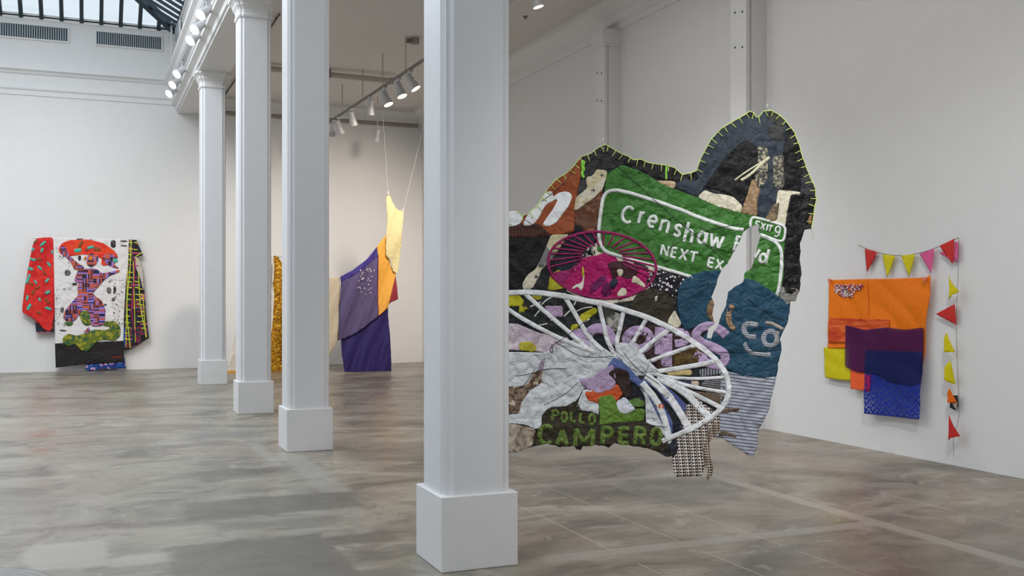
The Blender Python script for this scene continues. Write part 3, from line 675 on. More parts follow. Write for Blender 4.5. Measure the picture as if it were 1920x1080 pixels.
P('patch', 1, [(680, 455), (745, 440), (780, 378), (872, 395), (870, 440), (850, 510), (830, 570), (760, 640), (690, 690), (600, 752), (570, 760), (583, 650), (640, 590), (690, 560)], CAMO, 3, 'cream patch with grey blots')
P('patch', 1, [(640, 470), (690, 490), (690, 560), (640, 600), (600, 640), (612, 540)], fab((60, 60, 64)), 3)
P('patch', 1, [(838, 555), (822, 700), (795, 965), (660, 965), (640, 910), (575, 880), (578, 760), (690, 690), (770, 640)], fab((120, 76, 54), 'mesh', (44, 30, 26), (168, 118, 84)), 2, 'brown mesh patch')
for q in [[(815, 425), (845, 430), (835, 450), (812, 445)], [(725, 570), (760, 560), (765, 590), (735, 600)]]: P('blot', 1, q, fab((84, 92, 94)), 4)
# green sign
GRN = fab((66, 120, 52), rough=.36, crk=1.0, csc=9)
SIGN = [(1164, 310), (1190, 318), (1215, 330), (1240, 346), (1266, 356), (1307, 371), (1344, 385), (1385, 398), (1411, 404), (1440, 411), (1473, 426), (1471, 500), (1463, 558), (1448, 556), (1430, 542), (1393, 529), (1380, 518), (1350, 514), (1320, 520), (1297, 522), (1220, 500), (1160, 482), (1119, 471), (1122, 435), (1127, 400), (1133, 360), (1137, 327)]
sg = T.patch('sign_panel', SIGN, GRN, tap, 3, 'green painted highway sign patch')
WP = fab((226, 230, 226), crk=.2, rough=.5)
T.rib('sign_border', [([(1153, 478), (1136, 473), (1127, 462), (1122, 442), (1124, 415), (1128, 385), (1131, 368), (1140, 359), (1155, 357), (1172, 360), (1204, 370), (1260, 388), (1312, 409), (1369, 429), (1393, 431)], 6.5), ([(1424, 440), (1446, 450), (1458, 458), (1465, 474), (1464, 508), (1460, 540), (1455, 555)], 6.5), ([(1153, 478), (1182, 487), (1231, 500), (1297, 520)], 6)], WP, sg, 5, 'white border line', sm=2)
T.rib('exit_border', [(Z(4, [(770, 60), (785, 35), (810, 32), (900, 58), (1010, 88), (1040, 110), (1042, 140), (1035, 200), (1010, 222), (940, 200), (860, 165), (780, 140), (768, 110)]), 4.5)], WP, sg, 5, 'white rounded box line', closed=True, sm=2)
writing(T, 'lettering', [('C', 1177, 403, 23, 29, 12), ('r', 1202, 409, 12, 22, 14), ('e', 1222, 416, 17, 22, 15), ('n', 1245, 425, 18, 22, 18), ('s', 1269, 433, 15, 22, 14), ('h', 1291, 437, 17, 37, 14), ('a', 1315, 446, 19, 22, 15), ('w', 1341, 453, 24, 24, 14), ('B', 1384, 459, 20, 30, 14), ('v', 1416, 476, 14, 18, 12), ('d', 1432, 480, 17, 27, 12)], 5.6, WP, sg, 4.5, 'white words Crenshaw Bvd')
writing(T, 'lettering', [('N', 1245, 470, 15, 19, 12), ('E', 1262, 474, 12, 20, 12), ('X', 1280, 478, 16, 20, 12), ('T', 1298, 482, 16, 20, 12), ('E', 1331, 493, 13, 19, 12), ('X', 1347, 497, 16, 19, 12)], 4.2, WP, sg, 4.5, 'white words NEXT EX')
writing(T, 'lettering', [('E', 1419, 421, 9, 12, 14), ('X', 1429, 425, 9, 13, 14), ('I', 1437, 427.5, 3, 13, 14), ('T', 1443, 429, 9, 13, 14), ('9', 1456, 435, 14, 21, 12)], 3, WP, sg, 4.5, 'white words EXIT 9')
# upper right peak
P('patch', 1, [(1020, 330), (1060, 265), (1180, 285), (1473, 350), (1700, 400), (1720, 480), (1473, 490), (1300, 470), (1180, 420), (1100, 380)], BK, 2, 'black patch strip')
P('patch', 1, [(1320, 490), (1473, 490), (1500, 540), (1380, 525)], fab((200, 172, 140)), 3)
P('patch', 2, [(-60, 540), (60, 500), (95, 540), (80, 610), (-60, 600)], BK, 3)
P('patch', 2, [(0, 615), (100, 622), (95, 665), (60, 672), (20, 650)], fab((214, 190, 160)), 2)
P('patch', 2, [(90, 650), (150, 610), (250, 520), (330, 300), (430, 190), (560, 120), (660, 150), (800, 100), (920, 200), (880, 420), (880, 660), (830, 800), (740, 900), (680, 870), (690, 700), (680, 560), (400, 600), (305, 665), (260, 735), (110, 670)], NAVY, 2, 'slate grey jacket cloth arching over the peak', sm=2)
P('patch', 2, [(600, 320), (690, 370), (695, 560), (655, 600), (600, 760), (560, 780), (500, 715), (400, 680), (305, 662), (360, 580), (430, 480), (520, 385)], BK, 3, 'black patch inside the peak')
P('patch', 2, [(690, 370), (765, 380), (760, 610), (700, 680), (660, 600), (690, 540)], fab((70, 72, 70), 'speckle', (176, 168, 138), sc=2), 4, 'speckled grey strip')
P('patch', 2, [(800, 440), (880, 430), (885, 660), (840, 680), (800, 640)], fab((82, 80, 76), 'speckle', (160, 152, 130), sc=2), 4, 'speckled grey strip')
P('patch', 2, [(650, 600), (712, 655), (685, 770), (690, 870), (570, 850), (600, 760)], fab((150, 122, 92), 'speckle', (168, 140, 106), sc=2), 4, 'tan cloth patch')
P('patch', 2, [(310, 680), (380, 712), (440, 712), (520, 735), (582, 800), (572, 850), (400, 800), (262, 740), (262, 725)], CREAM, 4, 'cream ruched patch')
P('patch', 2, [(840, 680), (1000, 695), (1000, 715), (930, 715), (905, 850), (888, 950), (820, 930), (750, 900), (820, 800)], CREAM, 4, 'cream folded patch')
P('patch', 2, [(800, 790), (850, 770), (830, 900), (760, 920), (745, 890)], fab((96, 82, 66), 'speckle', (140, 120, 92)), 5)
P('patch', 2, [(790, 130), (905, 190), (930, 230), (900, 330), (870, 420), (880, 690), (1000, 700), (1020, 600), (1010, 400), (960, 240)], fab((22, 20, 22)), 3, 'black patch')
P('patch', 2, [(780, 210), (895, 218), (885, 315), (820, 328), (772, 290)], fab((66, 68, 66), crk=.6), 4, 'grey jacket pocket')
P('patch', 2, [(770, 100), (840, 120), (905, 200), (870, 225), (800, 190), (765, 150)], fab((58, 60, 54)), 4)
P('patch', 2, [(1010, 560), (1060, 560), (1100, 620), (1115, 722), (1000, 716)], fab((54, 56, 58)), 4, 'charcoal patch')
P('patch', 2, [(930, 712), (1125, 722), (1120, 820), (1090, 980), (1030, 975), (1020, 1060), (985, 1120), (985, 1300), (990, 1400), (930, 1440), (880, 1420), (884, 1100), (894, 960), (905, 850)], fab((22, 21, 23), rough=.45, crk=.5), 4, 'black crumpled patch down the right edge')
P('patch', 2, [(1060, 880), (1085, 850), (1080, 930), (1058, 940)], fab((150, 104, 66)), 5)
T.rib('painted_stroke', [(Z(2, [(775, 445), (700, 510), (640, 570), (570, 612)]), 5), (Z(2, [(775, 445), (690, 500), (600, 555), (525, 612)]), 3)], fab((224, 220, 186)), tap, 6, 'cream cord strokes')
P('patch', 4, [(1010, 570), (1155, 590), (1130, 685), (1085, 690), (1060, 715), (1000, 650)], fab((142, 138, 134), crk=.6), 4, 'grey patch')
# teal
TEAL = fab((36, 74, 96), crk=.5)
P('patch', 4, [(310, 480), (400, 450), (545, 445), (530, 490), (500, 570), (470, 650), (500, 700), (500, 860), (420, 870), (330, 885), (270, 915), (230, 850), (200, 720), (205, 600), (240, 530)], TEAL, 5, 'dark teal half-round patch')
P('patch', 4, [(465, 665), (510, 710), (500, 860), (470, 840), (435, 800), (430, 730)], fab((140, 112, 84), 'speckle', (110, 84, 62)), 6, 'brown speckled patch')
tl = T.patch('patch', [(1360, 550), (1376, 537), (1393, 522), (1413, 525), (1437, 540), (1461, 556), (1475, 568), (1483, 585), (1480, 607), (1468, 636), (1468, 655), (1463, 682), (1461, 704), (1428, 709), (1388, 704), (1361, 692), (1335, 672), (1310, 645), (1325, 620), (1345, 612), (1352, 592)], TEAL, tap, 5, 'teal patch with pale letters')
STP = fab((176, 180, 190), 'stripes', (90, 90, 92), sc=1.6)
T.patch('painted_letter', Z(4, [(600, 720), (625, 702), (650, 725), (640, 755), (610, 750)]), fab((170, 138, 106), 'speckle', (96, 74, 60), sc=3), tl, 6, 'brown dot of the i', sm=2)
T.rib('painted_letter', [(Z(4, [(610, 750), (600, 800), (605, 860), (650, 905)]), 9.5)], fab((170, 138, 106), 'speckle', (96, 74, 60), sc=3), tl, 6, 'brown letter i')
T.rib('painted_letter', [(Z(4, [(830, 870), (770, 855), (722, 870), (722, 920), (760, 965), (820, 960)]), 10)], STP, tl, 6, 'striped letter c')
T.rib('painted_letter', [(Z(4, arc(930, 975, 54, 58, 0, 359)), 9)], STP, tl, 6, 'striped letter o', closed=True)
T.rib('painted_letter', [(Z(4, [(975, 1000), (985, 950), (990, 920)]), 7), (Z(4, [(890, 852), (950, 855), (1030, 905)]), 6)], fab((176, 162, 150)), tl, 6, 'pale bar over the o')
T.rib('painted_letter', [(Z(6, [(725, 85), (745, 130), (790, 165), (910, 165)]), 8)], STP, tl, 6, 'striped smile shape')
# lower right
P('patch', 6, [(560, 270), (700, 305), (850, 328), (970, 318), (935, 400), (910, 540), (835, 680), (800, 900), (650, 810), (495, 750), (500, 620), (560, 540)], fab((176, 180, 190), 'stripes', (104, 108, 122), sc=1.0, crk=.3), 5, 'blue and grey striped shirt cloth')
P('patch', 6, [(310, 530), (400, 470), (560, 600), (545, 690), (500, 760), (440, 940), (430, 1030), (250, 1030), (215, 960), (212, 860), (260, 740), (290, 620)], fab((222, 214, 206), 'aztec', (28, 24, 26), (84, 58, 54), sc=1.35, crk=.15), 6, 'cream and black zigzag woven cloth')
P('patch', 6, [(540, 620), (560, 680), (520, 745), (475, 790), (485, 870), (520, 960), (480, 1050), (460, 1040), (462, 960), (440, 930), (430, 870), (450, 770), (490, 660)], fab((196, 180, 164), 'aztec', (34, 28, 28), (84, 58, 52), sc=1.6, crk=.15), 6.6, 'woven tail')
AZ2 = fab((150, 130, 110), 'aztec', (34, 28, 28), (34, 28, 28), sc=4, crk=.15)
P('patch', 6, [(560, 545), (690, 535), (690, 558), (600, 575), (560, 570)], AZ2, 6.5); P('patch', 6, [(560, 690), (672, 725), (670, 748), (600, 730), (540, 735)], AZ2, 6.5)
# middle left region
P('patch', 3, [(-300, 90), (330, 90), (300, 160), (250, 280), (200, 380), (130, 430), (80, 520), (40, 560), (-300, 560)], BK, 1, 'black jacket cloth')
P('patch', 3, [(330, 90), (480, 88), (410, 190), (340, 300), (250, 380), (230, 440), (170, 545), (100, 562), (85, 505), (130, 430), (200, 380), (250, 280), (300, 160)], CAMO, 3, 'cream strip with blots')
for q in [(245, 350, 26, 18), (205, 445, 16, 14)]: P('blot', 3, arc(q[0], q[1], q[2], q[3], 0, 340, 10), fab((96, 102, 100)), 4)
P('patch', 3, [(400, 250), (560, 90), (700, 85), (700, 260), (600, 300), (540, 420), (380, 420), (340, 330)], fab((30, 36, 44)), 2, 'navy patch behind the pink wheel')
P('patch', 3, [(320, 430), (400, 380), (440, 460), (450, 540), (350, 560), (300, 560)], fab((176, 170, 44), 'speckle', (150, 150, 40)), 3, 'mustard patch')
P('patch', 3, [(650, 180), (760, 150), (820, 240), (1180, 330), (1260, 400), (1080, 640), (700, 690), (450, 560), (560, 320)], fab((214, 206, 190), 'speckle', (190, 180, 160), (60, 54, 60), sc=.8), 2, 'cream patch under the pink wheel')
MAG = fab((176, 24, 100), crk=.6, rough=.45); MAGP = fab((150, 34, 92), crk=.3)
P('patch', 3, [(730, 262), (800, 232), (860, 262), (900, 320), (1070, 370), (1180, 430), (1150, 530), (1050, 590), (950, 630), (800, 640), (700, 620), (600, 600), (540, 580), (440, 545), (450, 470), (500, 420), (540, 340), (610, 280)], MAG, 3, 'magenta satin patch')
P('patch', 3, [(310, 430), (380, 400), (480, 390), (540, 340), (500, 430), (450, 470), (440, 530), (360, 480)], fab((150, 40, 100), crk=.3), 4, 'plum tinted patch')
P('patch', 3, [(800, 330), (900, 310), (1070, 345), (1050, 440), (960, 470), (900, 430), (850, 480), (830, 400)], fab((66, 34, 40)), 4)
P('patch', 3, [(880, 385), (930, 380), (935, 420), (905, 455), (890, 420)], CREAM, 5)
P('patch', 3, [(830, 480), (870, 450), (900, 480), (850, 560), (820, 520)], fab((40, 44, 60)), 5)
P('patch', 3, [(880, 590), (930, 530), (970, 560), (960, 610), (900, 620)], CREAM, 5)
P('patch', 3, [(660, 520), (760, 430), (800, 450), (760, 520), (660, 600)], fab((110, 30, 90)), 4)
P('patch', 3, [(750, 560), (790, 480), (830, 500), (840, 600), (770, 620)], fab((100, 24, 80)), 4)
P('patch', 3, [(1000, 500), (1020, 430), (1080, 470), (1130, 530), (1110, 540), (1040, 500)], CREAM, 5)
P('patch', 3, [(500, 545), (530, 515), (580, 500), (600, 470), (590, 400), (608, 380), (612, 460), (600, 540), (575, 570), (560, 525), (520, 550)], fab((226, 222, 206)), 6, 'white flame shape')
P('patch', 3, [(595, 345), (612, 400), (606, 450), (588, 430)], fab((206, 190, 60)), 7)
# pink wheel
W1 = (1128, 497); HUB1 = (1131, 476)
T.rib('wheel_rim', [([(W1[0]+101*math.cos(a)*math.cos(.1)-62*math.sin(a)*math.sin(.1), W1[1]+101*math.cos(a)*math.sin(.1)+62*math.sin(a)*math.cos(.1)) for a in [i*2*PI/60 for i in range(60)]], 4.6)], MAGP, tap, 8, 'magenta painted wheel rim', closed=True, sm=0)
sp1 = []
for k in range(19):
    a = PI*.93+k*(PI*1.16)/18
    e = (W1[0]+100*math.cos(a), W1[1]+61*math.sin(a)+10*math.cos(a)); h = (HUB1[0]+.38*(e[0]-HUB1[0]), HUB1[1]+.38*(e[1]-HUB1[1])); sp1.append(([h, e], 3.0))
for q in sp1: T.rib('wheel_spoke', [q], MAGP, tap, 8, None, sm=0)
# scraps between the wheels
P('patch', 3, [(-200, 560), (160, 560), (430, 590), (740, 670), (860, 700), (860, 900), (640, 900), (480, 1000), (40, 780), (-200, 800)], fab((40, 44, 44), 'speckle', (26, 28, 30)), 3)
P('patch', 3, [(-100, 600), (60, 600), (105, 650), (80, 690), (-100, 700)], fab((190, 184, 40)), 4, 'yellow scrap'); P('patch', 3, [(50, 700), (150, 660), (140, 720), (60, 760)], fab((180, 172, 40), 'speckle', (40, 36, 30)), 4)
P('patch', 3, [(270, 690), (430, 690), (430, 790), (370, 780), (330, 830), (300, 760)], fab((180, 156, 186)), 4, 'lilac scrap'); P('patch', 3, [(160, 600), (260, 600), (240, 640), (170, 640)], fab((160, 158, 50)), 4)
P('patch', 3, [(570, 770), (700, 700), (730, 740), (620, 820), (580, 830)], fab((190, 184, 44)), 4, 'yellow scrap'); P('patch', 3, [(500, 850), (560, 840), (560, 900), (490, 920)], fab((180, 174, 44)), 4)
T.rib('painted_stroke', [(Z(3, q), 2.6) for q in ([(190, 780), (230, 730)], [(250, 680), (300, 630), (380, 600)], [(210, 860), (300, 840)], [(540, 740), (600, 710), (680, 700)], [(520, 690), (545, 640)], [(150, 700), (240, 660)], [(600, 830), (660, 800)], [(440, 780), (490, 730)])], fab((214, 214, 206)), tap, 5, 'pale scribbled strokes')
P('patch', 3, [(790, 800), (860, 740), (920, 760), (900, 900), (820, 920)], fab((170, 168, 158), 'speckle', (120, 118, 110)), 4, 'grey mottled patch'); P('patch', 3, [(760, 680), (860, 700), (870, 780), (790, 810)], fab((84, 82, 78), 'vstripes', (60, 60, 60), sc=1.4), 4)
P('patch', 4, [(50, 440), (140, 470), (270, 500), (215, 590), (190, 660), (60, 600), (-40, 580), (-40, 500)], fab((32, 28, 36), 'dots', (220, 214, 216), sc=1.2), 4, 'black patch with white blossoms')
P('patch', 3, [(1080, 562), (1200, 540), (1290, 580), (1380, 660), (1300, 850), (1150, 790), (980, 710), (1030, 620)], fab((60, 54, 42), crk=.6), 5, 'olive brown t-shirt patch')
P('patch', 3, [(1200, 612), (1222, 606), (1220, 650), (1198, 650)], fab((210, 210, 206)), 6, 'small white clothing tag', sm=0)
P('patch', 4, [(120, 850), (180, 750), (240, 860), (200, 900)], CREAM, 5)
P('patch', 5, [(820, -20), (1340, -60), (1620, 60), (1640, 300), (1250, 330), (1100, 200), (840, 130)], fab((58, 42, 38), crk=.5), 4, 'dark brown patch behind the lilac letters')
P('patch', 6, [(230, 150), (400, 100), (440, 160), (400, 220), (240, 260)], fab((92, 74, 36), 'speckle', (70, 54, 30)), 5, 'bronze patch')
P('patch', 6, [(170, 280), (360, 270), (360, 310), (200, 315)], fab((200, 178, 120)), 5); P('patch', 6, [(410, 270), (570, 250), (570, 300), (420, 330)], fab((150, 152, 160), 'vstripes', (60, 60, 66), sc=1.2), 5)
P('patch', 6, [(440, 350), (560, 340), (600, 420), (420, 390)], fab((120, 118, 120), 'stripes', (50, 48, 50), sc=1.5), 5); P('patch', 6, [(350, 350), (410, 350), (410, 390), (350, 385)], fab((214, 190, 170)), 5)
P('patch', 6, [(330, 420), (580, 440), (600, 540), (400, 480)], AZ2, 5)
# lilac region and letters
LIL = fab((184, 160, 196), crk=.5)
P('patch', 5, [(-200, -60), (40, -60), (230, 20), (480, 60), (480, 120), (300, 190), (210, 175), (30, 165), (-200, 160)], fab((190, 172, 190), 'marble', (214, 204, 206)), 4, 'lilac cloth patch')
P('patch', 5, [(60, 100), (160, 90), (215, 140), (190, 180), (60, 165)], fab((186, 176, 60), 'speckle', (170, 160, 50)), 5, 'yellow scrap')
P('patch', 3, [(480, 900), (640, 870), (640, 1000), (560, 980)], LIL, 5)
T.rib('painted_letter', [(Z(3, arc(735, 985, 105, 105, 150, 380)), 19)], LIL, tap, 5, 'lilac letter o, left one')
T.rib('painted_letter', [(Z(3, arc(1065, 975, 100, 82, 0, 359)), 17)], LIL, tap, 5, 'lilac letter o', closed=True)
T.rib('painted_letter', [(Z(3, [(1250, 870), (1250, 1100)]), 22), (Z(5, [(1290, 60), (1300, 290)]), 20)], LIL, tap, 5, 'lilac letter stems')
T.rib('painted_letter', [(Z(6, [(190, 20), (190, 250)]), 17), (Z(6, [(240, 10), (300, 10), (330, 50), (300, 85), (240, 90)]), 15), (Z(6, [(380, 160), (460, 200)]), 16)], LIL, tap, 5, 'lilac letter R')
T.rib('painted_letter', [([(1361, 629), (1350, 619), (1335, 611), (1318, 612), (1305, 622), (1303, 633), (1315, 643), (1335, 650), (1352, 658), (1361, 669), (1357, 680), (1343, 686), (1325, 680), (1312, 672)], 17)], LIL, tap, 7, 'lilac letter S')
# white lower area
WC = fab((216, 220, 224), crk=.9, rough=.5, csc=9)
P('patch', 5, [(-300, 175), (35, 180), (280, 185), (430, 110), (560, 60), (700, 100), (860, 200), (900, 100), (1050, 100), (1150, 270), (1250, 340), (1200, 380), (1050, 380), (1120, 480), (1180, 600), (1240, 640), (1330, 900), (1350, 950), (1250, 960), (1130, 800), (1120, 560), (1040, 420), (900, 300), (750, 380), (600, 500), (560, 570), (520, 620), (450, 645), (320, 645), (300, 690), (250, 720), (250, 810), (200, 832), (100, 790), (-300, 760)], WC, 5, 'white crinkled painted cloth')
P('patch', 5, [(-300, 470), (35, 470), (130, 460), (190, 350), (250, 320), (262, 360), (250, 440), (150, 510), (80, 600), (60, 700), (-300, 720)], fab((140, 120, 102), 'speckle', (90, 72, 60), (196, 184, 164), sc=1.4), 6, 'animal print cloth')
P('patch', 5, [(215, 330), (240, 260), (285, 215), (262, 330), (230, 345)], fab((160, 146, 164)), 7)
P('patch', 5, [(-300, 760), (40, 790), (200, 830), (180, 960), (100, 1010), (-300, 1100)], fab((180, 168, 152), 'marble', (120, 100, 84)), 6, 'brown and cream mottled cloth')
P('patch', 5, [(750, 380), (860, 220), (960, 280), (1060, 390), (1170, 500), (1260, 600), (1350, 760), (1350, 900), (1300, 860), (1200, 660), (1130, 520), (1000, 420), (880, 330), (780, 400), (740, 410)], fab((88, 104, 156)), 6.5, 'blue cloth strip')
P('patch', 6, [(0, 340), (90, 320), (200, 400), (330, 520), (330, 560), (280, 600), (180, 500), (100, 400)], fab((84, 96, 150)), 6, 'blue cloth strip'); P('patch', 6, [(180, 640), (300, 640), (290, 720), (190, 720)], fab((30, 32, 44)), 6)
P('patch', 6, [(200, 330), (360, 340), (350, 400), (240, 380)], fab((50, 62, 90)), 5)
P('patch', 6, [(100, 505), (160, 510), (165, 545), (110, 540)], fab((196, 90, 50)), 7.5, 'orange scrap')
# white wheel
hub = (1172, 660)
rim = Z(3, [(-300, 600), (35, 577), (180, 575), (400, 600), (640, 650), (800, 680), (960, 730), (1150, 790), (1300, 862)])+Z(4, [(200, 920), (330, 1000)])+[(1326, 660), (1343, 675), (1360, 698), (1367, 727), (1361, 754), (1340, 778), (1307, 798), (1276, 812), (1240, 826)]
WPT = fab((232, 234, 236), crk=.35)
T.rib('wheel_rim', [(rim, 10)], WPT, tap, 8, 'white painted wheel rim')
for zk, pts, wd_ in ((3, [(-60, 700), (40, 770), (250, 890), (480, 1000), (640, 1060)], 8), (3, [(110, 590), (300, 760), (480, 910), (620, 1040), (700, 1090)], 8), (3, [(430, 590), (540, 770), (650, 960), (770, 1070)], 8.5), (3, [(735, 680), (775, 850), (800, 980), (860, 1090)], 8), (3, [(940, 730), (905, 900), (880, 1010), (900, 1080)], 8), (3, [(1130, 800), (1050, 940), (990, 1040)], 7.5), (3, [(1340, 875), (1220, 960), (1140, 1030), (1060, 1090)], 8.5),
    (6, [(400, 95), (200, 160), (60, 215), (-60, 240)], 7.5), (6, [(540, 212), (400, 240), (200, 272), (60, 290)], 9), (6, [(600, 322), (400, 338), (200, 325), (60, 290)], 6), (6, [(600, 430), (400, 400), (250, 360), (100, 300)], 7), (6, [(560, 535), (450, 480), (330, 420), (160, 340)], 8.5), (6, [(480, 600), (400, 520), (300, 420), (120, 320)], 13), (6, [(345, 690), (270, 560), (180, 430), (40, 310)], 14), (6, [(200, 755), (165, 600), (110, 480), (10, 360)], 12)):
    T.rib('wheel_spoke', [(Z(zk, pts), wd_)], WPT, tap, 7.5, None, sm=1)
P('wheel_hub', 5, [(880, 130), (960, 105), (1040, 120), (1090, 200), (1180, 280), (1240, 350), (1150, 350), (1050, 350), (960, 290), (880, 210)], WC, 8.5, 'white crinkled wheel hub', sm=2)
# restaurant panel
cp_ = P('patch', 5, [(300, 655), (450, 640), (540, 590), (600, 690), (730, 700), (740, 790), (900, 760), (1130, 770), (1240, 820), (1310, 930), (1350, 1060), (1200, 1015), (950, 965), (700, 970), (500, 980), (300, 960), (200, 980), (175, 920), (200, 840), (250, 805), (250, 720)], fab((56, 50, 38), crk=.6), 7, 'dark olive panel with green letters')
P('patch', 6, [(130, 860), (250, 740), (262, 830), (225, 880), (100, 870)], fab((34, 36, 48)), 7, 'navy patch')
GL = fab((112, 136, 66), 'speckle', (90, 114, 50), crk=.6)
writing(T, 'lettering', [('P', 1041, 779, 14, 20, 4), ('O', 1058, 782, 14, 19, 4), ('L', 1075, 782, 12, 19, 4), ('L', 1092, 784, 12, 19, 4), ('O', 1110, 786, 14, 20, 4)], 5.2, GL, cp_, 8, 'green word POLLO')
writing(T, 'lettering', [('C', 1025, 815, 30, 34, 2), ('A', 1054, 820, 22, 26, 2), ('M', 1095, 820, 36, 32, 2), ('P', 1138, 816, 24, 33, 2), ('E', 1170, 816, 22, 32, 2), ('R', 1199, 816, 23, 33, 4), ('O', 1229, 818, 22, 32, 6)], 8.0, GL, cp_, 8, 'green word CAMPERO')
# plain cut shapes above the lettering
P('patch', 5, [(605, 495), (700, 500), (730, 540), (735, 640), (730, 730), (690, 690), (560, 670), (545, 650), (570, 570)], WC, 6.5, 'white patch')
P('patch', 5, [(610, 520), (700, 500), (900, 450), (945, 520), (880, 600), (740, 620), (640, 590)], fab((206, 88, 44), crk=.5), 7, 'orange patch')
P('patch', 5, [(560, 405), (670, 400), (760, 330), (850, 280), (880, 420), (860, 490), (740, 530), (640, 500), (590, 460)], fab((180, 158, 190), crk=.5), 7.4, 'lilac patch')
P('patch', 5, [(810, 360), (880, 310), (980, 340), (1000, 450), (1000, 570), (950, 560), (880, 430)], fab((52, 38, 36), crk=.5), 8, 'dark brown patch')
P('patch', 5, [(725, 560), (850, 540), (890, 620), (950, 700), (1060, 650), (1120, 660), (1110, 760), (900, 770), (735, 795), (740, 680)], fab((104, 140, 56), crk=.6), 8, 'green patch')
P('patch', 5, [(960, 600), (1050, 560), (1120, 600), (1110, 640), (1020, 640)], fab((88, 120, 60)), 8)
P('patch', 5, [(875, 600), (950, 555), (1040, 660), (960, 710), (900, 680)], fab((214, 216, 226)), 8.5, 'white patch')
INK = fab((44, 42, 48), crk=.1)
for q, w_ in ([(1155, 310), (1240, 390), (1300, 440), (1370, 500)], .9), ([(1250, 470), (1290, 440), (1385, 420)], .8), ([(1015, 378), (1060, 345), (1085, 300)], .9), ([(985, 412), (1000, 422), (1012, 432)], 1.0), ([(968, 705), (1000, 700), (1030, 690), (1062, 692)], 1.0), ([(1040, 640), (1090, 672), (1150, 668)], .9), ([(1035, 645), (1037, 665), (1028, 652), (1060, 632), (1100, 600)], 1.1), ([(1085, 716), (1060, 740), (1020, 760)], .8), ([(1165, 655), (1190, 690), (1235, 720)], 1.2), ([(1100, 620), (1150, 655), (1168, 668)], .9), ([(1290, 560), (1340, 530)], .8), ([(1400, 560), (1440, 590), (1470, 600)], .9), ([(1345, 660), (1400, 660), (1460, 655)], .8), ([(1040, 470), (1030, 520), (1000, 545)], .8), ([(1145, 805), (1170, 790), (1250, 800)], 1.0), ([(968, 730), (985, 722), (1002, 694)], 1.1), ([(1210, 700), (1225, 650), (1240, 640)], .8):
    T.rib('seam', [(q, w_)], INK, tap, 9, None, sm=2)
# seams and stitches in neon thread
NEON = simple('neon_thread', (206, 224, 120), .6)
top = OUT[2:52]
edge = dens(top, 3, False); strokes = [(edge, 1.5)]
acc = 0; last = edge[0]
for i in range(1, len(edge)-1):
    acc += math.hypot(edge[i][0]-edge[i-1][0], edge[i][1]-edge[i-1][1])
    if acc > 14.5:
        acc = 0; a, b = edge[max(0, i-4)], edge[min(len(edge)-1, i+4)]; d = math.hypot(b[0]-a[0], b[1]-a[1]); nx, ny = -(b[1]-a[1])/d, (b[0]-a[0])/d
        ln = 12+random.uniform(-2, 2); sk = random.uniform(-.25, .25)
        strokes.append(([edge[i], (edge[i][0]+(nx+ny*sk)*ln, edge[i][1]+(ny-nx*sk)*ln)], 1.3))
T.rib('neon_stitching', strokes, NEON, tap, 9, 'yellow-green hand stitching', sm=0, clip=False, kind='stuff')
NG = simple('neon_green_cord', (140, 214, 70), .6)
T.rib('cord_knot', [(Z(1, [(655, 300), (640, 350), (668, 380), (640, 410), (660, 460)]), 5), (Z(1, [(665, 310), (650, 380), (645, 440)]), 4)], NG, tap, 10, 'bright green cord knot', clip=False)
T.rib('cord_knot', [(Z(1, [(1420, 355), (1412, 410), (1415, 470), (1405, 475)]), 4)], NG, tap, 10, 'bright green cord knot', clip=False)
T.rib('loose_thread', [([(1520, 429), (1524, 440), (1521, 449)], 1)], fab((190, 170, 130)), tap, 1, None, clip=False)
# hooks and hanging wires (real, up to the ceiling)
for u, v in ((1131, 272), (1440, 207)):
    p, _ = T.pt(u, v, 1)
    h = MB(); h.path([p+Vector((0, 0, -.03)), p+Vector((.012, 0, .0)), p+Vector((-.008, 0, .025)), p+Vector((.004, 0, .05))], .0035); h.build('hook', MWIRE, tap)
    MB().tube(p+Vector((.004, 0, .05)), Vector((p.x, p.y, ZA)), .0006, 5).build('hanging_wire', MWIRE, tap)

# ================================================================== quilt on the far wall
def qdisp(a, b): return .012*nz3(a*1.3, b*.5, 3)+.018*nz3(a*5, b*.9, 8)+.01*nz3(a*9, b*6, 1)
Q = Sheet((0, YB-.16, 0), (0, -1, 0), qdisp, 3.2, .0045)
qt = thing('quilted_hanging', 'large quilted wall hanging with red sleeve, white centre and pieced kente side', 'textile artwork', (Q.pt(160, 690, 0)[0].x, YB-.12, .02))
def QP(name, pts, mat, L, label=None, k=7, **kw): return Q.patch(name, Z(k, pts), mat, qt, L, label, **kw)
KEN = fab((34, 30, 40), 'bars', (30, 48, 58), (30, 24, 34), sc=1.0, crk=.2)
QP('side_cloth', [(235, 640), (365, 600), (365, 732), (245, 740)], KEN, -3, 'patterned under cloth')
QP('side_cloth', [(865, 103), (920, 108), (965, 210), (925, 225), (950, 330), (975, 450), (985, 600), (1006, 770), (940, 810), (880, 845), (835, 855), (838, 600), (850, 400)], KEN, -2, 'yellow barred pieced cloth', sm=0)
QP('side_cloth', [(905, 220), (925, 225), (948, 250), (965, 330), (970, 460), (945, 360), (918, 300)], fab((200, 188, 176)), -1.6, 'pale lining')
for q in ([(885, 108), (880, 300), (850, 560), (880, 840)], [(935, 330), (945, 560), (990, 765)], [(915, 220), (965, 190)]):
    Q.rib('binding_stripe', [(Z(7, q), 1.9)], fab((190, 214, 70)), qt, .2, 'lime binding stripe')
Q.rib('binding_stripe', [(Z(7, [(912, 230), (905, 420), (880, 600), (935, 815)]), 1.6)], fab((190, 40, 110)), qt, 0.1, 'magenta binding stripe')
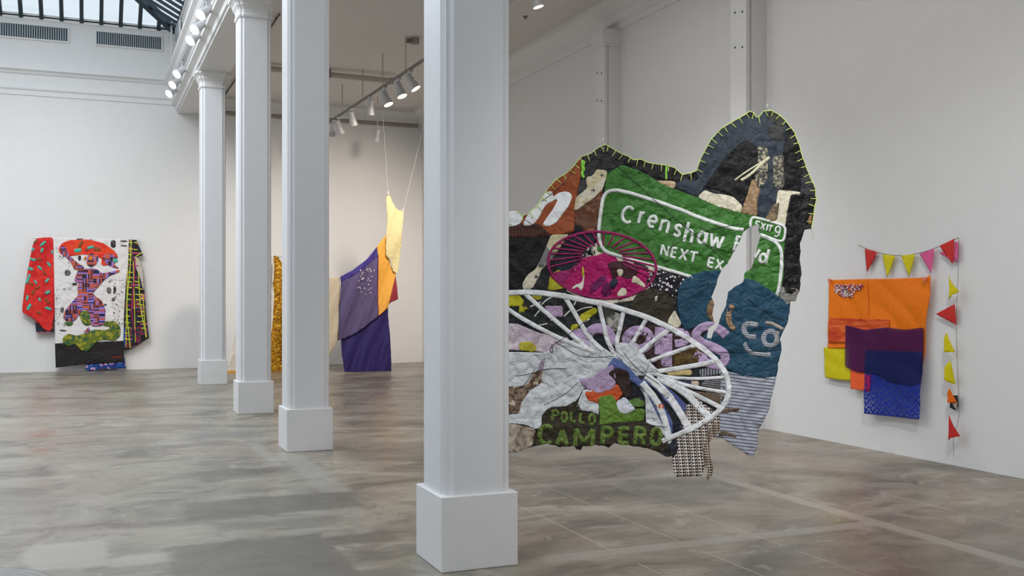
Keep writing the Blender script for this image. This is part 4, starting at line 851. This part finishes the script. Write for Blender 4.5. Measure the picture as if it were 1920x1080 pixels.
QP('bottom_cloth', [(578, 920), (840, 900), (850, 975), (700, 978), (600, 992), (578, 980)], fab((30, 80, 150), 'camo', (40, 46, 110), (196, 150, 190), sc=2.6), -1, 'blue floral cloth', sm=0)
QP('side_cloth', [(830, 700), (850, 700), (848, 800), (832, 850)], fab((40, 80, 150)), -1.4)
QP('sleeve', [(250, 95), (350, 88), (365, 120), (368, 600), (345, 725), (300, 715), (250, 655), (180, 612), (150, 598), (150, 560), (168, 420), (205, 220), (222, 135)], fab((216, 44, 38), 'speckle', (200, 30, 34), sc=.12, crk=.6, csc=4), 0, 'red sleeve cloth with teal dashes', sm=1)
CENT = [(360, 95), (560, 98), (870, 100), (862, 300), (848, 420), (838, 600), (832, 800), (836, 930), (700, 940), (580, 945), (375, 970), (370, 600)]
QP('centre_cloth', CENT, fab((226, 222, 220), 'newsprint', (60, 58, 60), sc=.9, crk=.5, csc=5), 1, 'white centre cloth with black print', sm=0)
blk = QP('lower_band', [(371, 806), (832, 788), (837, 930), (700, 940), (580, 945), (376, 970)], fab((38, 34, 34)), 2, 'black lower band', sm=0)
Q.rib('lettering', [(Z(7, [(750, 900), (820, 898)]), 1.6)], fab((170, 40, 36)), blk, 3, 'small red signature line', sm=0)
REDO = fab((232, 70, 36), 'speckle', (222, 48, 36), sc=.2, crk=.4)
QP('applique', [(395, 165), (415, 130), (470, 108), (600, 104), (700, 130), (770, 180), (800, 225), (770, 265), (700, 285), (680, 270), (690, 232), (600, 208), (560, 206), (480, 216), (430, 215), (400, 195)], REDO, 3, 'orange-red bundle shape', sm=2)
BR = fab((148, 122, 205), 'bars', (44, 38, 62), (196, 92, 72), sc=1.6, crk=.3)
for nm, q in (('arm', [(410, 150), (440, 150), (465, 210), (520, 260), (570, 290), (560, 310), (500, 310), (480, 260), (440, 220), (405, 185)]), ('head', [(590, 215), (620, 192), (655, 210), (668, 240), (645, 280), (605, 292), (580, 265)]), ('torso', [(530, 305), (650, 300), (690, 335), (805, 308), (810, 322), (740, 350), (700, 380), (660, 430), (620, 470), (690, 520), (712, 580), (705, 680), (660, 692), (615, 690), (605, 600), (570, 570), (545, 600), (500, 660), (440, 655), (425, 625), (440, 580), (500, 510), (530, 480), (520, 430), (535, 395), (500, 390), (510, 350)]), ('arm', [(690, 225), (720, 195), (780, 215), (790, 245), (760, 265), (810, 305), (750, 290), (700, 260)]), ('foot', [(560, 740), (600, 690), (610, 720), (590, 830), (565, 840)])):
    QP('applique', q, BR, 4, 'pieced purple '+nm+' shape', sm=2)
QP('applique', [(600, 225), (620, 215), (630, 240), (610, 250), (595, 240)], fab((230, 130, 40)), 5, sm=1); QP('applique', [(565, 225), (585, 215), (582, 240), (566, 245)], fab((230, 130, 40)), 5, sm=1)
SNK = fab((104, 114, 38), 'camo', (60, 96, 60), (150, 148, 46), sc=1.7, crk=.2)
QP('applique', [(530, 600), (580, 582), (630, 600), (640, 650), (600, 690), (560, 680), (545, 640)], SNK, 3.5, 'mottled green ring', sm=2); QP('applique', [(430, 660), (500, 662), (480, 690), (445, 685)], SNK, 3.5, sm=1)
QP('applique', [(420, 770), (460, 738), (520, 755), (580, 735), (640, 712), (720, 715), (745, 700), (730, 690), (690, 685), (710, 655), (780, 655), (815, 700), (810, 760), (770, 790), (720, 780), (660, 785), (620, 830), (590, 862), (550, 855), (510, 808), (460, 828), (425, 805)], SNK, 5, 'long mottled green serpent shape', sm=2)
for q in ([(515, 98), (560, 96), (562, 104), (516, 106)], [(810, 110), (860, 112), (858, 122), (812, 120)], [(812, 140), (858, 142), (856, 154), (814, 150)], [(525, 215), (548, 212), (546, 246), (528, 248)], [(486, 398), (520, 396), (522, 412), (488, 414)], [(765, 425), (785, 420), (782, 470), (762, 472)], [(752, 500), (778, 492), (774, 520), (756, 522)], [(700, 540), (722, 538), (720, 552), (702, 552)], [(400, 710), (450, 716), (446, 726), (404, 724)], [(745, 110), (780, 108), (782, 160), (748, 160)], [(720, 425), (752, 430), (750, 472), (720, 468)], [(405, 565), (432, 560), (430, 600), (408, 598)], [(440, 310), (470, 310), (480, 335), (460, 352), (435, 345)]): QP('print', q, fab((104, 102, 100), 'speckle', (50, 48, 48), sc=.4), 2)
MB().tube((Q.pt(62, 446, 0)[0].x, YB-.09, Q.pt(70, 446, 0)[0].z), (Q.pt(262, 449, 0)[0].x, YB-.09, Q.pt(262, 449, 0)[0].z), .015).build('hanging_bar', MTR, qt)

TEALD = fab((74, 190, 168)); BRND = fab((140, 82, 44))
def dash(x, y, l, w_, ang, mt=None, par=None, L=1.2):
    a_ = math.radians(ang); c_, s_ = math.cos(a_)*l/2, math.sin(a_)*l/2
    Q.rib('dash_print', [(Z(7, [(x-c_, y-s_), (x+c_, y+s_)]), w_/3.6)], mt or TEALD, par or qt, L, None, sm=0)
for x, y, l, w_, an in ((290, 133, 46, 16, -40), (284, 178, 30, 16, -60), (222, 240, 40, 15, 15), (330, 272, 34, 15, 50), (205, 302, 36, 18, 20), (270, 296, 36, 15, 40), (190, 370, 66, 17, -70), (318, 382, 34, 16, -50), (240, 392, 26, 14, 60), (322, 462, 34, 20, -30), (184, 498, 34, 15, -75), (196, 560, 44, 20, -60), (326, 570, 44, 16, 20), (268, 510, 24, 14, 70), (222, 172, 24, 14, -60), (352, 190, 24, 12, 80)): dash(x, y, l, w_, an)
for x, y, l, w_, an in ((262, 238, 40, 16, 20), (205, 404, 40, 14, 20), (226, 460, 36, 16, -60), (320, 520, 40, 16, 60), (256, 430, 30, 16, -40), (240, 120, 30, 14, -45), (300, 330, 30, 14, 60), (262, 600, 36, 14, 30)): dash(x, y, l, w_, an, BRND)
for x, y, l, w_, an in ((525, 178, 46, 24, -8), (612, 158, 44, 18, -12), (778, 246, 30, 24, -10)): dash(x, y, l, w_, an, None, None, 4.2)
for x, y, l, w_, an in ((545, 135, 50, 20, -60), (655, 170, 44, 26, 6), (590, 170, 30, 16, -50)): dash(x, y, l, w_, an, BRND, None, 4.1)
YD = fab((226, 214, 60)); MG = fab((190, 36, 100))
rk = random.Random(8)
for i in range(19):
    y = 130+i*38
    for xx, ww in ((882+rk.uniform(-6, 6)-i*1.2, 34), (915+i*1.6+rk.uniform(-5, 5), 26), (936+i*2.0, 22)):
        if (xx > 925 and (y < 400 or y > 740)) or y > 815-(xx-900)*.0 or (xx < 900 and y > 830) : continue
        dash(xx, y+rk.uniform(-8, 8), ww, 7, 8+rk.uniform(-6, 6), YD if rk.random() < .8 else MG, None, -.9)
for q in ([(868, 150), (856, 500), (850, 830)], [(900, 250), (905, 500), (915, 800)], [(965, 480), (985, 770)]):
    Q.rib('binding_stripe', [(Z(7, q), 1.4)], YD, qt, -.8, 'yellow binding stripe')

# ================================================================== draped sheer piece in the aisle
DY = 19.9
def ddisp(a, b): k = a-.35*b; return .05*nz3(a*1.4, b*.5, 2)+.05*nz3(k*5, b*.7, 7)+.03*nz3(k*13, b*1.1, 3)+.012*nz3(k*28, b*2, 5)
D = Sheet((0, DY, 0), (0, -1, 0), ddisp, 3.0, .02)
dr = thing('draped_curtain_piece', 'hanging piece of joined violet, amber, cream and navy cloths reaching the floor', 'textile artwork', (D.pt(690, 697, 0)[0].x, DY, .01))
def DP(name, pts, mat, L, label, **k): return D.patch(name, Z(8, pts), mat, dr, L, label, **k)
DP('panel', [(646, 795), (740, 752), (832, 670), (884, 632), (895, 800), (903, 962), (780, 968), (664, 964), (652, 880)], fab((50, 40, 98), crk=.15), 0, 'long navy panel touching the floor', sm=0)
DP('panel', [(920, 462), (927, 530), (935, 597), (900, 612), (884, 625), (905, 520)], fab((158, 46, 58), crk=.15, alpha=.85), 1, 'sheer red panel', sm=0)
DP('panel', [(868, 273), (825, 332), (830, 500), (832, 682), (882, 640), (922, 465), (900, 430), (885, 380)], fab((232, 168, 70), crk=.15), 2, 'amber panel', sm=0)
DP('panel', [(635, 483), (700, 450), (775, 392), (825, 330), (829, 378), (760, 440), (700, 480), (640, 510)], fab((66, 54, 132), crk=.15), 3, 'violet band', sm=0)
DP('panel', [(640, 508), (700, 480), (760, 440), (829, 376), (832, 682), (770, 735), (700, 778), (628, 806), (634, 680)], fab((96, 84, 124), crk=.15, alpha=.9), 2.6, 'sheer grey-violet panel', sm=0)
DP('panel', [(878, 62), (890, 72), (905, 115), (930, 148), (958, 150), (950, 230), (945, 330), (932, 462), (908, 462), (895, 400), (868, 378), (868, 300), (876, 180), (870, 90)], fab((226, 212, 160), crk=.3, alpha=.9), 4, 'cream sheer panel at the peak', sm=1)
DP('panel', [(480, 470), (590, 488), (636, 484), (639, 700), (628, 806), (585, 890), (540, 960), (500, 960)], fab((214, 198, 170), crk=.15, alpha=.75), 1.5, 'pale sheer panel', sm=0)
rr = random.Random(5)
fl_ = []
for i in range(26):
    x = 740+rr.uniform(0, 75)-i*.9; y = 440+i*5+rr.uniform(-14, 14)
    if x > 822 or x < 712: continue
    r_ = rr.uniform(3, 8); fl_.append(([(x-r_*.4, y+r_), (x, y), (x+r_*.4, y-r_)], rr.uniform(1.0, 2.4)))
D.rib('bleach_mark', [(Z(8, q), w_) for q, w_ in fl_], fab((206, 200, 206)), dr, 3.4, 'pale bleach flecks', sm=0, kind='stuff')
D.rib('seam', [(Z(8, [(829, 376), (832, 682)]), .9)], fab((150, 60, 70)), dr, 3.5, 'red seam', sm=0); D.rib('seam', [(Z(8, [(640, 508), (634, 680), (628, 806)]), .9)], fab((46, 36, 60)), dr, 3.5, None, sm=0)
for (u, v), tgt in (((726, 364), (714, 160)), ((754, 396), (795, 235))):
    p, _ = D.pt(u, v, 4); e = ray(tgt[0], tgt[1], (0, 1, 0), (0, DY, 0)); k_ = (ZA-p.z)/(e.z-p.z)
    MB().tube(p, p+(e-p)*k_, .003, 5).build('hanging_wire', MWIRE, dr)
    MB().tube(p+Vector((0, 0, -.02)), p+Vector((0, 0, .05)), .02, 8).build('clip', MWIRE, dr)

# ================================================================== gold and white piece behind the columns
GY = 20.7
def gdisp(a, b): return .03*nz3(a*3, b*1.2, 6)+.02*nz3(a*9, b*7, 3)
Gs = Sheet((0, GY, 0), (0, -1, 0), gdisp, 3.0, .02)
gp = thing('gold_hanging', 'gold textured and white cloth hanging to the floor, glimpsed between the columns', 'textile artwork', (Gs.pt(480, 695, 0)[0].x, GY, .01))
Gs.patch('gold_panel', [(513, 478), (521, 482), (532, 500), (536, 600), (536, 697), (505, 699), (506, 640), (511, 600), (513, 550), (509, 520)], fab((196, 140, 24), 'speckle', (120, 76, 12), (232, 184, 60), sc=1.4, crk=1.0, csc=10), gp, 2, 'gold crumpled panel', sm=1)
Gs.patch('white_panel', [(446, 500), (470, 470), (508, 476), (511, 500), (510, 560), (508, 620), (506, 697), (480, 700), (426, 700), (421, 697), (430, 682), (438, 640), (444, 600)], fab((220, 212, 200), crk=.3), gp, 0, 'white panel', sm=1)
Gs.patch('gold_hem', [(420, 694), (436, 694), (500, 696), (506, 701), (421, 703)], fab((206, 150, 70)), gp, 3, 'gold hem on the floor', sm=0)
Gs.rib('pale_patch', [([(509, 478), (512, 500), (510, 530)], 3)], fab((226, 220, 210)), gp, 3, None)
MB().tube(Gs.pt(506, 482, 0)[0], Gs.pt(535, 481, 0)[0], .012).build('hanging_bar', MVENT, gp)

# ================================================================== right wall piece
def wdisp(a, b): return .022*nz3(a*2.2, b*1.8, 4)+.022*abs(nz3(a*3+b*3, b*1.6-a, 2))
R = Sheet((XR-.045, 0, 0), (-1, 0, 0), wdisp, 3.5, .006)
wp = thing('layered_cloth_piece', 'orange cloth pinned to the right wall with yellow, coral and blue lace layers', 'textile artwork', (XR-.04, R.pt(1645, 780, 0)[0].y, R.pt(1645, 785, 0)[0].z))
def RP(name, pts, mat, L, label=None, **k): return R.patch(name, Z(9, pts), mat, wp, L, label, **k)
RP('panel', [(68, 569), (130, 571), (195, 571), (196, 730), (130, 723), (69, 715)], fab((214, 200, 14), crk=.06), 0, 'yellow square', sm=0)
RP('panel', [(88, 235), (103, 244), (250, 240), (400, 238), (555, 232), (581, 221), (578, 330), (562, 430), (556, 480), (552, 600), (540, 640), (300, 620), (195, 575), (90, 572), (90, 400)], fab((244, 124, 8), crk=.06), 1, 'large bright orange cloth', sm=0)
RP('panel', [(195, 540), (345, 540), (303, 780), (250, 775), (200, 768)], fab((246, 100, 50), crk=.06), 2, 'coral cloth', sm=0)
RP('panel', [(100, 427), (390, 436), (389, 541), (250, 545), (97, 547)], fab((178, 52, 22), 'brush', (206, 78, 30), (236, 130, 60), sc=.6, crk=.06), 3, 'brushed red and orange rectangle', sm=0)
RP('panel', [(176, 460), (270, 485), (380, 472), (470, 484), (555, 472), (552, 590), (550, 700), (520, 745), (480, 756), (400, 730), (330, 690), (240, 690), (178, 664)], fab((84, 18, 84), crk=.12, alpha=.66), 4.5, 'sheer purple veil', sm=1)
RP('panel', [(278, 582), (420, 586), (553, 591), (550, 660), (548, 745), (500, 755), (400, 740), (330, 700), (275, 690)], fab((18, 28, 92), crk=.08, alpha=.78), 6, 'dark blue upper band', sm=0)
RP('lace_panel', [(276, 640), (550, 640), (545, 780), (541, 914), (400, 898), (272, 884), (274, 760)], fab((14, 46, 150), 'lace', crk=.05, sc=1.15), 5.4, 'blue lace cloth', sm=0)
RP('hem', [(273, 880), (400, 893), (541, 907), (541, 915), (400, 901), (272, 887)], fab((18, 40, 130)), 6.5, None, sm=0)
RP('panel', [(278, 700), (305, 700), (302, 782), (282, 780)], fab((170, 20, 110), 'dots', (80, 10, 70), alpha=.8), 6, 'magenta lace overlap', sm=0)
rf = random.Random(11); reg = Z(9, [(125, 265), (262, 268), (262, 290), (228, 292), (232, 300), (205, 330), (160, 325), (122, 300)])
A_ = np.array(reg); n_ = 0
cols = [fab(c, crk=.05) for c in ((230, 180, 210), (240, 236, 236), (150, 60, 130), (210, 110, 60), (60, 40, 60), (200, 210, 190))]
for ci, mt in enumerate(cols):
    mb = MB()
    for _ in range(46):
        p = (rf.uniform(A_[:, 0].min(), A_[:, 0].max()), rf.uniform(A_[:, 1].min(), A_[:, 1].max()))
        if not inside(np.array([p]), reg)[0]: continue
        q, _u = R.pt(p[0], p[1], 2+rf.random()); r_ = rf.uniform(.007, .012)
        mb.loft([[q+Vector((dx_, r_*math.cos(a)*k_, r_*math.sin(a)*k_)) for a in [i*PI/3 for i in range(6)]] for dx_, k_ in ((0, 1), (-.008, .5))])
    mb.build('blossom_cluster', mt, wp, kind='stuff')
for q in ((103, 246), (565, 240)):
    p, _ = R.pt(*Z(9, [q])[0], 3); MB().tube(p, p+Vector((-.03, 0, 0)), .012, 10, .02).build('pin', fab((236, 130, 110)), wp)
R.rib('seam', [(Z(9, [(282, 262), (282, 425)]), .7)], fab((214, 100, 8)), wp, 2, None, sm=0)

# ================================================================== bunting
B_ = Sheet((XR-.03, 0, 0), (-1, 0, 0), lambda a, b: .006*nz3(a*6, b*6, 2), 4.0, .006)
bt = thing('flag_bunting', 'string of small triangular flags curving over the orange cloth and down the wall', 'bunting', (XR-.03, B_.pt(1790, 840, 0)[0].y, B_.pt(1790, 830, 0)[0].z))
def wpt(x, y, L=1): return B_.pt(*Z(9, [(x, y)])[0], L)[0]
st_pts = smooth_loop([(230, 75), (265, 93), (350, 120), (430, 129), (508, 121), (600, 93), (660, 64), (716, 40)], 2, False)
MB().path([wpt(x, y) for x, y in st_pts], .0035, 5).build('string', MSTR, bt)
MB().path([wpt(x, y, .5) for x, y in ((716, 40), (712, 220), (706, 360), (704, 500), (708, 640), (714, 760), (716, 900), (690, 1010), (694, 1100))], .0018, 5).build('string', MSTR, bt)
RED = fab((206, 50, 44), crk=.1); YEL = fab((222, 206, 20), crk=.1); PNK = fab((226, 96, 150), crk=.1); ORG = fab((236, 110, 24), crk=.1); FBK = fab((44, 40, 40), crk=.1); FWH = fab((226, 220, 216), crk=.1)
for mt, q, L, lb in ((RED, [(265, 93), (325, 110), (275, 207)], 2, 'red flag'), (YEL, [(350, 120), (413, 128), (372, 232)], 2, 'yellow flag'), (YEL, [(440, 126), (508, 120), (478, 228)], 2, 'yellow flag'), (PNK, [(530, 118), (600, 93), (585, 212)], 2, 'pink flag'), (PNK, [(624, 114), (700, 85), (696, 160)], 1.5, 'pink flag'), (RED, [(628, 80), (700, 45), (692, 168)], 3, 'red flag'), (PNK, [(698, 60), (714, 62), (712, 155), (700, 152)], 1.2, 'pink flag edge'), (YEL, [(706, 221), (728, 300), (700, 341), (690, 322)], 5, 'yellow flag curled'), (RED, [(608, 408), (700, 360), (706, 460)], 2, 'red flag'), (YEL, [(690, 495), (706, 592), (662, 590)], 4, 'yellow flag folded'), (YEL, [(700, 633), (708, 747), (662, 705)], 4, 'yellow flag folded'), (FBK, [(680, 800), (712, 800), (716, 850), (700, 872), (675, 858)], 2, 'black backing flag'), (ORG, [(704, 763), (716, 835), (680, 835)], 4, 'orange flag'), (FWH, [(690, 840), (714, 836), (706, 868)], 3, 'white scrap'), (RED, [(708, 892), (734, 996), (684, 1014), (694, 950)], 5, 'red flag')):
    o = B_.patch('flag', Z(9, q), mt, bt, L, lb, sm=0)
    md = o.modifiers['thickness']; md.thickness = .002
    if L >= 4:      # free side of the hanging flags lifts off the wall
        me = o.data; ys = [v_.co.y for v_ in me.vertices]; y1, y0 = min(ys), max(ys)
        for v_ in me.vertices: v_.co.x -= .07*math.sin(min(1, (v_.co.y-y1)/(y0-y1+1e-6))*PI)
